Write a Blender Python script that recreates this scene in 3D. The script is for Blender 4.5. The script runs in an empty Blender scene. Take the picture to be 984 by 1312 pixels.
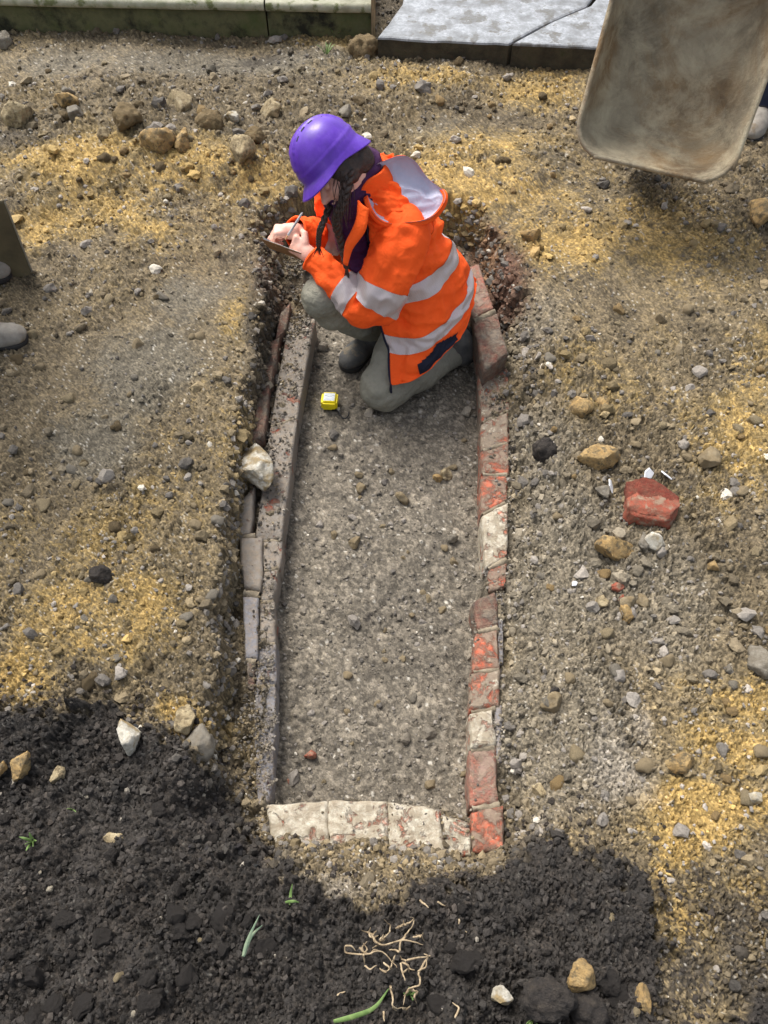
import bpy, bmesh, math, random
import numpy as np
from mathutils import Vector, Matrix
R = math.radians
rng = np.random.default_rng(7)
random.seed(7)
sc = bpy.context.scene
col = sc.collection

# ------------------------------------------------------------------ camera, sky, sun, exposure
CAM_Z, PITCH, FPX = 2.30, 57.0, 991.0          # metres over the pit floor, degrees below the horizon, focal length
cam = bpy.data.cameras.new('camera')
cam.sensor_fit = 'VERTICAL'; cam.sensor_height = 36.0; cam.lens = FPX / 1312 * 36.0
cam.clip_start = 0.05; cam.clip_end = 500
cam_o = bpy.data.objects.new('camera', cam); col.objects.link(cam_o)
cam_o.location = (0, 0, CAM_Z); cam_o.rotation_euler = (R(90 - PITCH), 0, 0)
sc.camera = cam_o

SUN = Vector((-0.36, 0.52, 0.90)).normalized()   # towards the sun
world = bpy.data.worlds.new('World'); sc.world = world; world.use_nodes = True
wn = world.node_tree; wn.nodes.clear()
sky = wn.nodes.new('ShaderNodeTexSky'); sky.sky_type = 'NISHITA'; sky.sun_disc = False
sky.sun_elevation = math.asin(SUN.z); sky.sun_rotation = math.atan2(SUN.x, SUN.y)
sky.air_density = 1.0; sky.dust_density = 4.0; sky.ozone_density = 1.0
hs = wn.nodes.new('ShaderNodeHueSaturation'); hs.inputs['Saturation'].default_value = 0.45
bg = wn.nodes.new('ShaderNodeBackground'); bg.inputs['Strength'].default_value = 0.14
wo = wn.nodes.new('ShaderNodeOutputWorld')
wn.links.new(sky.outputs[0], hs.inputs['Color']); wn.links.new(hs.outputs[0], bg.inputs['Color'])
wn.links.new(bg.outputs[0], wo.inputs['Surface'])
sun = bpy.data.lights.new('sun', 'SUN'); sun.energy = 2.0; sun.angle = R(28); sun.color = (1.0, 0.97, 0.93)
sun_o = bpy.data.objects.new('sun', sun); col.objects.link(sun_o)
sun_o.rotation_euler = SUN.to_track_quat('Z', 'Y').to_euler(); sun_o.location = (-4, 4, 8)
sc.view_settings.view_transform = 'Standard'; sc.view_settings.look = 'None'
sc.view_settings.gamma = 1.0; sc.view_settings.use_curve_mapping = False
sc.view_settings.exposure = 0.95

# ------------------------------------------------------------------ helpers
_s, _c = math.sin(R(PITCH)), math.cos(R(PITCH))
def at(px, py, z):
    "the place at height z that was measured at photograph position px, py"
    u = (px - 492) / FPX; v = (py - 656) / FPX
    t = (CAM_Z - z) / (_s + v * _c)
    return Vector((u * t, t * (_c - v * _s), z))

def srgb(r, g, b):
    f = lambda c: (c / 255 / 12.92) if c / 255 <= 0.04045 else ((c / 255 + 0.055) / 1.055) ** 2.4
    return (f(r), f(g), f(b), 1.0)

def h01(*a, seed=0):
    h = np.uint32(seed * 7919 + 12345)
    for k, x in enumerate(a):
        h = (h ^ (x.astype(np.int64) & 0xffffffff).astype(np.uint32)) * np.uint32(0x9E3779B1)
        h = h ^ (h >> np.uint32(15)); h = h * np.uint32(0x85EBCA6B); h = h ^ (h >> np.uint32(13))
    return h.astype(np.float64) / 4294967296.0

def sm(t): return t * t * (3 - 2 * t)
def smooth(a, b, x): return sm(np.clip((x - a) / (b - a), 0, 1))

def vn2(x, y, seed=0):
    ix = np.floor(x); iy = np.floor(y); fx = sm(x - ix); fy = sm(y - iy)
    g = lambda i, j: h01(ix + i, iy + j, seed=seed)
    return ((g(0,0)*(1-fx)+g(1,0)*fx)*(1-fy) + (g(0,1)*(1-fx)+g(1,1)*fx)*fy) * 2 - 1

def fbm2(x, y, sc_, oct=4, seed=0, gain=0.5):
    o = 0; a = 1; n = 0
    for i in range(oct):
        c, s = math.cos(i * 1.1), math.sin(i * 1.1)
        o = o + a * vn2((x * c - y * s) * sc_, (x * s + y * c) * sc_, seed + i * 17); n += a; a *= gain; sc_ *= 2.03
    return o / n

def vn3(p, seed=0):
    i = np.floor(p); f = sm(p - i); o = 0
    for a in (0, 1):
        for b in (0, 1):
            for c in (0, 1):
                w = (f[..., 0] if a else 1-f[..., 0]) * (f[..., 1] if b else 1-f[..., 1]) * (f[..., 2] if c else 1-f[..., 2])
                o = o + w * h01(i[..., 0]+a, i[..., 1]+b, i[..., 2]+c, seed=seed)
    return o * 2 - 1

def fbm3(p, oct=3, seed=0):
    o = 0; a = 1; n = 0
    for k in range(oct):
        o = o + a * vn3(p + k * 13.7, seed + k * 31); n += a; a *= .5; p = p * 2.07
    return o / n

def crumbs(x, y, cell, seed, rmin=.25, rmax=.6, dens=1.0):
    "rounded lumps, one per jittered cell: height and a random number for each lump"
    cx = np.floor(x / cell); cy = np.floor(y / cell)
    H = np.zeros_like(x); I = np.zeros_like(x)
    for i in (-1, 0, 1):
        for j in (-1, 0, 1):
            a = cx + i; b = cy + j
            ox = (a + h01(a, b, seed=seed)) * cell; oy = (b + h01(a, b, seed=seed+1)) * cell
            r = cell * (rmin + (rmax - rmin) * h01(a, b, seed=seed+2) ** 2)
            an = h01(a, b, seed=seed+4) * 6.28; st = .75 + .5 * h01(a, b, seed=seed+5)
            dx = x - ox; dy = y - oy; ca = np.cos(an); sa = np.sin(an)
            d2 = ((dx*ca + dy*sa) * st) ** 2 + ((dy*ca - dx*sa) / st) ** 2
            k = h01(a, b, seed=seed+3)
            h = np.sqrt(np.maximum(0, 1 - d2 / (r * r))) ** .8 * r * .62 * (k < dens)
            up = h > H
            H = np.where(up, h, H); I = np.where(up, k / max(dens, 1e-6), I)
    return H, I

def polysd(x, y, poly):
    "signed distance to a closed polygon, negative inside"
    d = np.full(x.shape, 1e9); ins = np.zeros(x.shape, bool); n = len(poly)
    for i in range(n):
        ax, ay = poly[i]; bx, by = poly[(i + 1) % n]
        ex, ey = bx - ax, by - ay; L = ex*ex + ey*ey + 1e-12
        t = np.clip(((x - ax)*ex + (y - ay)*ey) / L, 0, 1)
        d = np.minimum(d, (x - ax - t*ex)**2 + (y - ay - t*ey)**2)
        if abs(ey) > 1e-12:
            ins ^= ((ay > y) != (by > y)) & (x < (y - ay) * ex / ey + ax)
    return np.where(ins, -1, 1) * np.sqrt(d)

def mesh_np(name, V, F, smooth_=True):
    V = np.asarray(V, np.float32); F = np.asarray(F, np.int32); k = F.shape[1]
    me = bpy.data.meshes.new(name)
    me.vertices.add(len(V)); me.vertices.foreach_set('co', V.ravel())
    me.loops.add(F.size); me.loops.foreach_set('vertex_index', F.ravel())
    me.polygons.add(len(F)); me.polygons.foreach_set('loop_start', np.arange(0, F.size, k, dtype=np.int32))
    me.polygons.foreach_set('use_smooth', np.full(len(F), smooth_))
    me.update(calc_edges=True); me.validate()
    return me

def colattr(me, C, name='Col'):
    a = me.attributes.new(name, 'FLOAT_COLOR', 'POINT')
    C4 = np.ones((len(C), 4), np.float32); C4[:, :3] = C
    a.data.foreach_set('color', C4.ravel())

def tag(o, label=None, cat=None, group=None, kind=None):
    if label: o['label'] = label
    if cat: o['category'] = cat
    if group: o['group'] = group
    if kind: o['kind'] = kind
    return o

def link(name, me, m=None, parent=None, loc=None):
    o = bpy.data.objects.new(name, me); col.objects.link(o)
    if m is not None and me is not None and len(me.materials) == 0: me.materials.append(m)
    if parent: o.parent = parent
    if loc is not None: o.location = loc
    return o

def thing(name, loc, label, cat, group=None):
    o = bpy.data.objects.new(name, None); col.objects.link(o); o.location = loc; o.empty_display_size = .05
    return tag(o, label, cat, group)

def part(name, V, F, m, parent, smooth_=True):
    "mesh in world coordinates hung under parent; parts of parts too"
    off = np.array(parent.matrix_basis.translation) if parent.parent is None else np.array(parent.parent.matrix_basis.translation)
    return link(name, mesh_np(name, np.asarray(V) - off, F, smooth_), m, parent)

# --- materials
def new_mat(name):
    m = bpy.data.materials.new(name); m.use_nodes = True
    nt = m.node_tree; nt.nodes.clear()
    o = nt.nodes.new('ShaderNodeOutputMaterial'); p = nt.nodes.new('ShaderNodeBsdfPrincipled')
    nt.links.new(p.outputs[0], o.inputs[0]); return m, nt, p
def node(nt, t, ins=None, **kw):
    n = nt.nodes.new(t)
    for k, v in kw.items(): setattr(n, k, v)
    for k, v in (ins or {}).items():
        if isinstance(v, bpy.types.NodeSocket): nt.links.new(v, n.inputs[k])
        else: n.inputs[k].default_value = v
    return n
def ramp(nt, fac, stops):
    r = nt.nodes.new('ShaderNodeValToRGB'); nt.links.new(fac, r.inputs[0])
    while len(r.color_ramp.elements) < len(stops): r.color_ramp.elements.new(.5)
    for e, (p, c) in zip(r.color_ramp.elements, stops): e.position = p; e.color = c if len(c) == 4 else (*c, 1)
    return r.outputs[0]
def mixc(nt, f, a, b, t='MIX'):
    n = nt.nodes.new('ShaderNodeMix'); n.data_type = 'RGBA'; n.blend_type = t
    for s, v in (('Factor', f), ('A', a), ('B', b)):
        i = [q for q in n.inputs if q.name == s and (q.type == 'RGBA' or s == 'Factor' and q.type == 'VALUE')][0]
        if isinstance(v, bpy.types.NodeSocket): nt.links.new(v, i)
        else: i.default_value = v
    return [q for q in n.outputs if q.type == 'RGBA'][0]
def coords(nt, rand=True):
    tc = nt.nodes.new('ShaderNodeTexCoord').outputs['Object']
    if not rand: return tc
    oi = nt.nodes.new('ShaderNodeObjectInfo')
    m = node(nt, 'ShaderNodeVectorMath', {0: oi.outputs['Random'], 1: (17.0, 31.0, 11.0)}, operation='MULTIPLY')
    return node(nt, 'ShaderNodeVectorMath', {0: tc, 1: m.outputs[0]}, operation='ADD').outputs[0]
def noise(nt, v, scale, detail=6, rough=.6, dist=0):
    return node(nt, 'ShaderNodeTexNoise', {'Vector': v, 'Scale': scale, 'Detail': detail, 'Roughness': rough, 'Distortion': dist}).outputs['Fac']
def bump(nt, p, hsock, strength=.5, dist=.01):
    b = node(nt, 'ShaderNodeBump', {'Height': hsock, 'Strength': strength, 'Distance': dist})
    nt.links.new(b.outputs[0], p.inputs['Normal'])

def M(name, stops, scale=8, rough=.85, bs=60, bstr=.4, bdist=.004, spec=.3, dirt=None, dscale=6, dlo=.5, dhi=.6, stretch=None, film=None):
    m, nt, p = new_mat(name); v = coords(nt)
    if stretch: v = node(nt, 'ShaderNodeVectorMath', {0: v, 1: stretch}, operation='MULTIPLY').outputs[0]
    c = ramp(nt, noise(nt, v, scale), stops)
    if dirt: c = mixc(nt, ramp(nt, noise(nt, v, dscale, 8, .65), [(dlo, (0,0,0,1)), (dhi, (1,1,1,1))]), c, dirt)
    if film:
        vf = node(nt, 'ShaderNodeVectorMath', {0: v, 1: (3.7, 8.1, 5.9)}, operation='ADD').outputs[0]
        c = mixc(nt, ramp(nt, noise(nt, vf, 55, 9, .75), [(.36, (0,0,0,1)), (.66, (.92,.92,.92,1))]), c, film)
    nt.links.new(c, p.inputs['Base Color'])
    p.inputs['Roughness'].default_value = rough; p.inputs['Specular IOR Level'].default_value = spec
    bump(nt, p, noise(nt, v, bs, 8, .7), bstr, bdist)
    return m

def flat(name, c, rough=.7, spec=.3, metal=0):
    m, nt, p = new_mat(name); v = coords(nt)
    c2 = ramp(nt, noise(nt, v, 30), [(.3, tuple(x * .8 for x in c[:3])), (.7, tuple(min(1, x * 1.12) for x in c[:3]))])
    nt.links.new(c2, p.inputs['Base Color']); p.inputs['Roughness'].default_value = rough
    p.inputs['Specular IOR Level'].default_value = spec; p.inputs['Metallic'].default_value = metal
    return m

def cloth(name, c, weave=900, rough=.8, fold=.35, dirt=None):
    m, nt, p = new_mat(name); v = coords(nt)
    base = ramp(nt, noise(nt, v, 7, 5), [(.3, tuple(x * .86 for x in c[:3])), (.7, tuple(min(1, x * 1.08) for x in c[:3]))])
    if dirt: base = mixc(nt, ramp(nt, noise(nt, v, 9, 8, .7), [(.52, (0,0,0,1)), (.72, (.6,.6,.6,1))]), base, dirt)
    nt.links.new(base, p.inputs['Base Color'])
    p.inputs['Roughness'].default_value = rough; p.inputs['Specular IOR Level'].default_value = .25
    a = noise(nt, v, 28, 4, .55, .6); b = noise(nt, v, weave, 2)
    h = node(nt, 'ShaderNodeMath', {0: b, 1: .06}, operation='MULTIPLY').outputs[0]
    h = node(nt, 'ShaderNodeMath', {0: a, 1: h}, operation='ADD').outputs[0]
    bump(nt, p, h, fold, .012)
    return m

# --- grids, tubes, surfaces
def gridfaces(nu, nv, closed_v=False, flip=False):
    i = np.arange(nu - 1)[:, None]; j = np.arange(nv if closed_v else nv - 1)[None, :]
    j2 = (j + 1) % nv
    F = np.stack([i*nv+j + 0*j, i*nv+j2, (i+1)*nv+j2, (i+1)*nv+j], -1).reshape(-1, 4)
    return F[:, ::-1] if flip else F

def catmull(P, n):
    P = np.asarray(P, float); Q = np.vstack([2*P[0]-P[1], P, 2*P[-1]-P[-2]])
    t = np.linspace(0, len(P) - 1 - 1e-9, n); k = t.astype(int); f = (t - k)[:, None]
    a, b, c, d = Q[k], Q[k+1], Q[k+2], Q[k+3]
    return .5 * (2*b + (c-a)*f + (2*a-5*b+4*c-d)*f*f + (3*b-a-3*c+d)*f**3)

def frames(P, ref=(0, 0, 1)):
    T = np.gradient(P, axis=0); T /= np.linalg.norm(T, axis=1)[:, None] + 1e-12
    N = np.zeros_like(P); n = np.cross(T[0], np.array(ref, float))
    if np.linalg.norm(n) < .1: n = np.cross(T[0], (0, 1, 0.))
    for i in range(len(P)):
        n = n - T[i] * n.dot(T[i]); n /= np.linalg.norm(n) + 1e-12; N[i] = n
    return T, N, np.cross(T, N)

def tube(P, rad, n=60, seg=24, caps=True, rb=None):
    P = catmull(P, n); rad = np.interp(np.linspace(0, 1, n), np.linspace(0, 1, len(rad)), rad) if np.ndim(rad) else np.full(n, rad)
    if caps:
        e = np.ones(n); q = max(2, n // 12); w = np.sqrt(1 - (1 - np.arange(q) / q) ** 2); e[:q] = w; e[-q:] = w[::-1]; rad = rad * np.maximum(e, .02)
    T, N, B = frames(P); ph = np.arange(seg) * 2 * np.pi / seg
    V = P[:, None] + rad[:, None, None] * (np.cos(ph)[None, :, None] * N[:, None] + np.sin(ph)[None, :, None] * B[:, None])
    return V, gridfaces(n, seg, True)

def gnormals(V, closed=True):
    du = np.gradient(V, axis=0)
    dv = (np.roll(V, -1, 1) - np.roll(V, 1, 1)) if closed else np.gradient(V, axis=1)
    n = np.cross(du, dv); return n / (np.linalg.norm(n, axis=-1, keepdims=True) + 1e-12)

class Field:
    "signed distance field on a grid, skinned with surface nets"
    def __init__(s, lo, hi, h):
        s.lo = np.array(lo, float); s.h = h
        s.ax = [np.arange(lo[i], hi[i] + h, h) for i in range(3)]
        s.F = np.full([len(a) for a in s.ax], .06, np.float32)
    def _sl(s, lo, hi):
        sl = []
        for i in range(3):
            a = max(0, int((lo[i] - s.lo[i]) / s.h)); b = min(len(s.ax[i]), int((hi[i] - s.lo[i]) / s.h) + 2)
            if b <= a: return None
            sl.append(slice(a, b))
        return tuple(sl)
    def add(s, fn, lo, hi, k=.02, sub=False):
        sl = s._sl(np.array(lo) - .06 - k, np.array(hi) + .06 + k)
        if sl is None: return
        P = np.stack(np.meshgrid(*[s.ax[i][sl[i]] for i in range(3)], indexing='ij'), -1)
        d = fn(P).astype(np.float32); f = s.F[sl]
        if sub: d = -d; hh = np.clip(.5 - .5*(f - d)/max(k, 1e-4), 0, 1); s.F[sl] = f*(1-hh) + d*hh + k*hh*(1-hh)
        else: hh = np.clip(.5 + .5*(f - d)/max(k, 1e-4), 0, 1); s.F[sl] = f*(1-hh) + d*hh - k*hh*(1-hh)
    def cone(s, a, b, ra, rb, k=.02, sub=False):
        a = np.array(a, float); b = np.array(b, float); ab = b - a; L = ab.dot(ab) + 1e-9; r = max(ra, rb)
        def fn(P):
            t = np.clip(((P - a) @ ab) / L, 0, 1)
            return np.linalg.norm(P - a - t[..., None]*ab, axis=-1) - (ra + (rb - ra)*t)
        s.add(fn, np.minimum(a, b) - r, np.maximum(a, b) + r, k, sub)
    def chain(s, pts, rad, k=.02):
        for i in range(len(pts) - 1): s.cone(pts[i], pts[i+1], rad[i], rad[i+1], k)
    def ell(s, c, r, Rm=None, k=.02, sub=False):
        c = np.array(c, float); r = np.array(r, float); Rm = np.eye(3) if Rm is None else np.array(Rm)   # rows = axes
        def fn(P):
            q = (P - c) @ Rm.T; k0 = np.linalg.norm(q / r, axis=-1); k1 = np.linalg.norm(q / (r*r), axis=-1)
            return k0 * (k0 - 1) / np.maximum(k1, 1e-6)
        m = r.max(); s.add(fn, c - m, c + m, k, sub)
    def plane_cut(s, p, n):
        P = np.stack(np.meshgrid(*s.ax, indexing='ij'), -1); d = ((P - np.array(p)) @ np.array(n)).astype(np.float32)
        s.F = np.maximum(s.F, d)
    def mesh(s, wr=0, wscale=(20, 20, 20), seed=1, oct=3):
        F = s.F; nx, ny, nz = F.shape; neg = F < 0
        cs = [(i, j, k) for i in (0,1) for j in (0,1) for k in (0,1)]
        cnt = sum(neg[i:nx-1+i, j:ny-1+j, k:nz-1+k].astype(np.int8) for i, j, k in cs)
        act = (cnt > 0) & (cnt < 8); idx = np.argwhere(act); vid = np.full(act.shape, -1, np.int64); vid[act] = np.arange(len(idx))
        acc = np.zeros((len(idx), 3)); n = np.zeros(len(idx))
        for a in cs:
            for ax in range(3):
                if a[ax]: continue
                b = list(a); b[ax] = 1
                fa = F[tuple((idx + a).T)]; fb = F[tuple((idx + b).T)]; m = (fa < 0) != (fb < 0)
                t = np.where(m, fa / np.where(m, fa - fb, 1), 0); p = np.array(a) + np.zeros((len(idx), 3)); p[:, ax] += t
                acc += p * m[:, None]; n += m
        V = s.lo + s.h * (idx + acc / n[:, None]); Q = []
        for ax in range(3):
            e = [slice(1, None)] * 3; e[ax] = slice(0, -1)
            e2 = [slice(1, None)] * 3
            A = neg[tuple(e)]; Bn = neg[tuple(slice(1, None) if q == ax else e[q] for q in range(3))]
            # edges starting at grid index with the other two axes >= 1
            ch = np.argwhere(A != Bn)
            if not len(ch): continue
            st = A[tuple(ch.T)]; g = ch.copy()
            for q in range(3):
                if q != ax: g[:, q] += 1
            u, w = [(1, 2), (2, 0), (0, 1)][ax]
            def cell(du, dw):
                c = g.copy(); c[:, u] += du; c[:, w] += dw
                ok = np.all((c >= 0) & (c < np.array(vid.shape)), 1); c = np.clip(c, 0, np.array(vid.shape) - 1)
                return np.where(ok, vid[tuple(c.T)], -1)
            q4 = np.stack([cell(-1, -1), cell(0, -1), cell(0, 0), cell(-1, 0)], 1)
            q4 = np.where(st[:, None], q4, q4[:, ::-1]); Q.append(q4[(q4 >= 0).all(1)])
        Fq = np.vstack(Q)
        if wr:
            nn = np.zeros_like(V); fn = np.cross(V[Fq[:, 1]] - V[Fq[:, 0]], V[Fq[:, 2]] - V[Fq[:, 0]])
            for k in range(4): np.add.at(nn, Fq[:, k], fn)
            nn /= np.linalg.norm(nn, axis=1)[:, None] + 1e-12
            V = V + nn * (wr * fbm3(V * np.array(wscale), oct, seed))[:, None]
        return V, Fq

_ico = {}
def ico(sub):
    if sub not in _ico:
        bm = bmesh.new(); bmesh.ops.create_icosphere(bm, subdivisions=sub, radius=1.0)
        bm.verts.ensure_lookup_table()
        _ico[sub] = (np.array([v.co[:] for v in bm.verts]), np.array([[v.index for v in f.verts] for f in bm.faces])); bm.free()
    return _ico[sub]

def rock(seed, sub=3, cuts=7, rough=.18, fine=.05):
    "angular lump of unit size"
    r = np.random.default_rng(seed); V, F = ico(sub); V = V.copy()
    for k in range(cuts):
        n = r.normal(size=3); n /= np.linalg.norm(n); d = r.uniform(.5, .9)
        ex = np.maximum(V @ n - d, 0); V -= ex[:, None] * n * .92
    V *= (1 + rough * fbm3(V * 1.3 + seed * 3.1, 2, seed) + fine * fbm3(V * 5 + seed, 3, seed + 5))[:, None]
    return V, F

# ------------------------------------------------------------------ the ground: one sheet with the dug pit in it
def WID(y): return 1.08 + .33 * np.clip(y, -.35, 4.6)
NC = 620
sg = np.linspace(-1, 1, NC)
so = np.concatenate([np.linspace(1.006, 1.45, 46), [1.52, 1.65, 1.9, 2.4, 3.5, 6, 12, 30]])
S_AX = np.concatenate([-so[::-1], sg, so])
ys = [-.30]
while ys[-1] < 4.75: ys.append(ys[-1] + .0040 + .0011 * max(0, ys[-1]))
Y_AX = np.concatenate([[-60, -25, -10, -5, -2.6, -1.5, -.9, -.6, -.45, -.36], ys, np.array([4.8, 4.9, 5.05, 5.4, 6, 8, 13, 25, 50, 110])])
GY, GS = np.meshgrid(Y_AX, S_AX, indexing='ij')
GX = GS * WID(GY)

def w2(pts, z): return [tuple(at(a, b, z)[:2]) for a, b in pts]
FLOOR = w2([(404,408),(388,490),(374,580),(366,690),(354,770),(353,1034),(455,1030),(565,1040),(604,1050),(603,912),(610,770),(622,728),(617,540),(612,478),(588,352),(470,335),(392,352)], 0.0)
TOPSOIL = w2([(-700,905),(-150,912),(60,918),(140,905),(205,935),(275,985),(312,1050),(352,1098),(398,1128),(440,1152),(520,1150),(580,1132),(640,1110),(672,1088),(700,1062),(745,1078),(782,1112),(832,1138),(838,1220),(846,1310),(1000,1270),(1250,1200),(2200,1250),(2200,2600),(-1400,2600)], .26)

CTRL = [(0,60,.30),(250,60,.30),(480,80,.32),(600,80,.33),(690,92,.33),(700,130,.29),(984,120,.30),(100,150,.33),(240,150,.35),(350,150,.33),(0,180,.31),(600,200,.29),(800,260,.27),(984,300,.28),
        (200,300,.28),(330,330,.26),(0,450,.28),(150,450,.265),(285,450,.265),(100,650,.27),(255,640,.26),(0,800,.29),(150,800,.28),(270,850,.25),(-200,600,.3),
        (720,420,.25),(690,330,.25),(720,600,.20),(720,800,.17),(720,950,.15),(850,600,.24),(984,600,.29),(850,800,.21),(984,800,.27),(790,1000,.17),(900,950,.24),(984,1000,.3),(930,1090,.31),(860,1090,.25),
        (100,1000,.26),(0,1100,.31),(200,1150,.28),(100,1250,.36),(300,1160,.25),(400,1220,.24),(300,1300,.35),(550,1210,.23),(550,1300,.33),(740,1180,.24),(700,1300,.34),(850,1250,.30),(984,1250,.36),
        (500,1500,.45),(0,1500,.45),(984,1500,.45),(-400,1100,.35),(-300,200,.3),(1300,300,.3),(1300,800,.3)]
def base_height(X, Y):
    num = 0; den = 1e-9
    for a, b, z in CTRL:
        p = at(a, b, z); w = np.exp(-((X - p.x)**2 + (Y - p.y)**2) / (2 * .17**2)) + 1e-5 / (.05 + (X - p.x)**2 + (Y - p.y)**2)
        num = num + w * z; den = den + w
    return num / den

core = (np.abs(GX) < 4) & (GY > -1.6) & (GY < 6.5)
wx = GX + .026 * fbm2(GX, GY, 10, 5, 3, .6); wy = GY + .026 * fbm2(GX, GY, 10, 5, 4, .6)
G = np.where(core, base_height(np.clip(GX, -4, 4), np.clip(GY, -2, 7)), .3)
G += .030 * fbm2(GX, GY, 3.2, 4, 11) + .012 * fbm2(GX, GY, 14, 4, 12)
dpit = polysd(wx, wy, FLOOR)
left = smooth(.1, -.25, GX); near = smooth(.62, .42, GY)
slope = .045 * left + .19 * (1 - left) ; slope = slope * (1 - near) + .17 * near
slope = np.where((GY > 2.35), .09, slope) * (1 + .35 * fbm2(GX, GY, 7, 3, 21))
edge = np.clip((dpit - .080 - .040 * left * (1 - near) - .030 * fbm2(GX, GY, 15, 5, 22, .6)) / slope, 0, 1)
prof = edge ** .75
Z = np.where(dpit < 0, 0, (.084 - .012 * left + .045 * fbm2(GX, GY, 20, 4, 36)) * smooth(0, .02, dpit))
inpit = smooth(.03, -.01, dpit)
Z = Z + (G - Z) * sm(prof)
Zprof = .28 * sm(prof) + .055 * smooth(0, .02, dpit) * (1 - sm(prof))
Z += .012 * fbm2(GX, GY, 5, 3, 31) * inpit
sdtop = polysd(wx + .06 * fbm2(GX, GY, 14, 6, 7, .68), wy + .06 * fbm2(GX, GY, 14, 6, 8, .68), TOPSOIL) + .05 * fbm2(GX, GY, 45, 4, 9)
dark = smooth(.012, -.012, sdtop)
Z += dark * (.016 + .065 * np.abs(fbm2(GX, GY, 6, 5, 41)) + .035 * fbm2(GX, GY, 13, 4, 42))

Z_base = Z.copy()
# trampled patches are smooth, rubble is coarse
def blobs(lst, warp=.05, seed=50):
    a = 0; X2 = GX + warp * fbm2(GX, GY, 6, 5, seed); Y2 = GY + warp * fbm2(GX, GY, 6, 5, seed + 1)
    for bl in lst:
        px, py, rx, ry = bl[:4]; w = bl[4] if len(bl) > 4 else 1.0
        z = .28; p = at(px, py, z); qx = at(px + rx, py, z).x - p.x; qy = abs(at(px, py - ry, z).y - p.y)
        a = np.maximum(a, w * np.exp(-(((X2 - p.x)/qx)**2 + ((Y2 - p.y)/qy)**2)))
    return a
tramp = blobs([(230,420,90,90),(140,560,80,60),(90,470,80,60),(100,90,200,22),(320,85,120,20),(650,260,120,50),(800,350,150,60),(620,170,90,30)], .08, 60)
# texture coordinates that run down the dug faces too
gdx = np.gradient(dpit, axis=1) / (np.gradient(GX, axis=1) + 1e-9); gdy = np.gradient(dpit, axis=0) / (np.gradient(GY, axis=0) + 1e-9)
gl_ = np.hypot(gdx, gdy) + 1e-6; arc = 1.25 * Zprof
TX = GX + np.where(core, gdx / gl_ * arc, 0); TY = GY + np.where(core, gdy / gl_ * arc, 0)
patch = fbm2(TX, TY, 4.5, 4, 161); patch2 = fbm2(TX, TY, 13, 4, 162)
rub = blobs([(220,150,260,60,1),(40,150,90,50,.8),(440,80,90,30,.9),(560,120,120,30,.6),(690,380,70,60,.8),(100,620,130,70,.6),(800,640,120,120,.7),(640,330,70,50,.9)], .08, 64)
crum = np.clip(.82 - .75 * tramp + .55 * patch + .35 * patch2 + .3 * rub, .12, 1.25); crum = np.where(dark > .5, np.maximum(crum, .8), crum)
Z += np.where(core, crum * (.016 * np.abs(fbm2(TX, TY, 12, 4, 163)) + .013 * fbm2(TX, TY, 26, 4, 164)) * (1 - .6 * inpit), 0)
h0, i0 = crumbs(TX, TY, .16, 91, .15, .36, .3)
h1, i1 = crumbs(TX, TY, .075, 101, .2, .42, .38)
h2, i2 = crumbs(TX + .31, TY, .036, 111, .22, .5, .62)
h3, i3 = crumbs(TX, TY + .17, .019, 121, .25, .6, .8)
h4, i4 = crumbs(TX, TY, .0105, 131, .3, .65, .9)
fine = (np.abs(GX) < WID(GY) * 1.46) & (GY > -.5) & (GY < 4.9)
rel = h1 * .55 * np.where(inpit > .5, .18, 1) * np.where(dark > .5, .85, 1)
rel = np.maximum(rel, h2 * 1.15 * np.where(inpit > .5, .45, 1)); rel = np.maximum(rel, h3 * 1.5 * np.where(inpit > .5, .7, 1)) + h4 * .55
rel = np.maximum(rel, h0 * .8 * np.maximum(rub, .9 * dark) * (1 - inpit))
rel += .008 * fbm2(TX, TY, 42, 3, 151)
Z += np.where(fine, rel * crum, 0)

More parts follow.
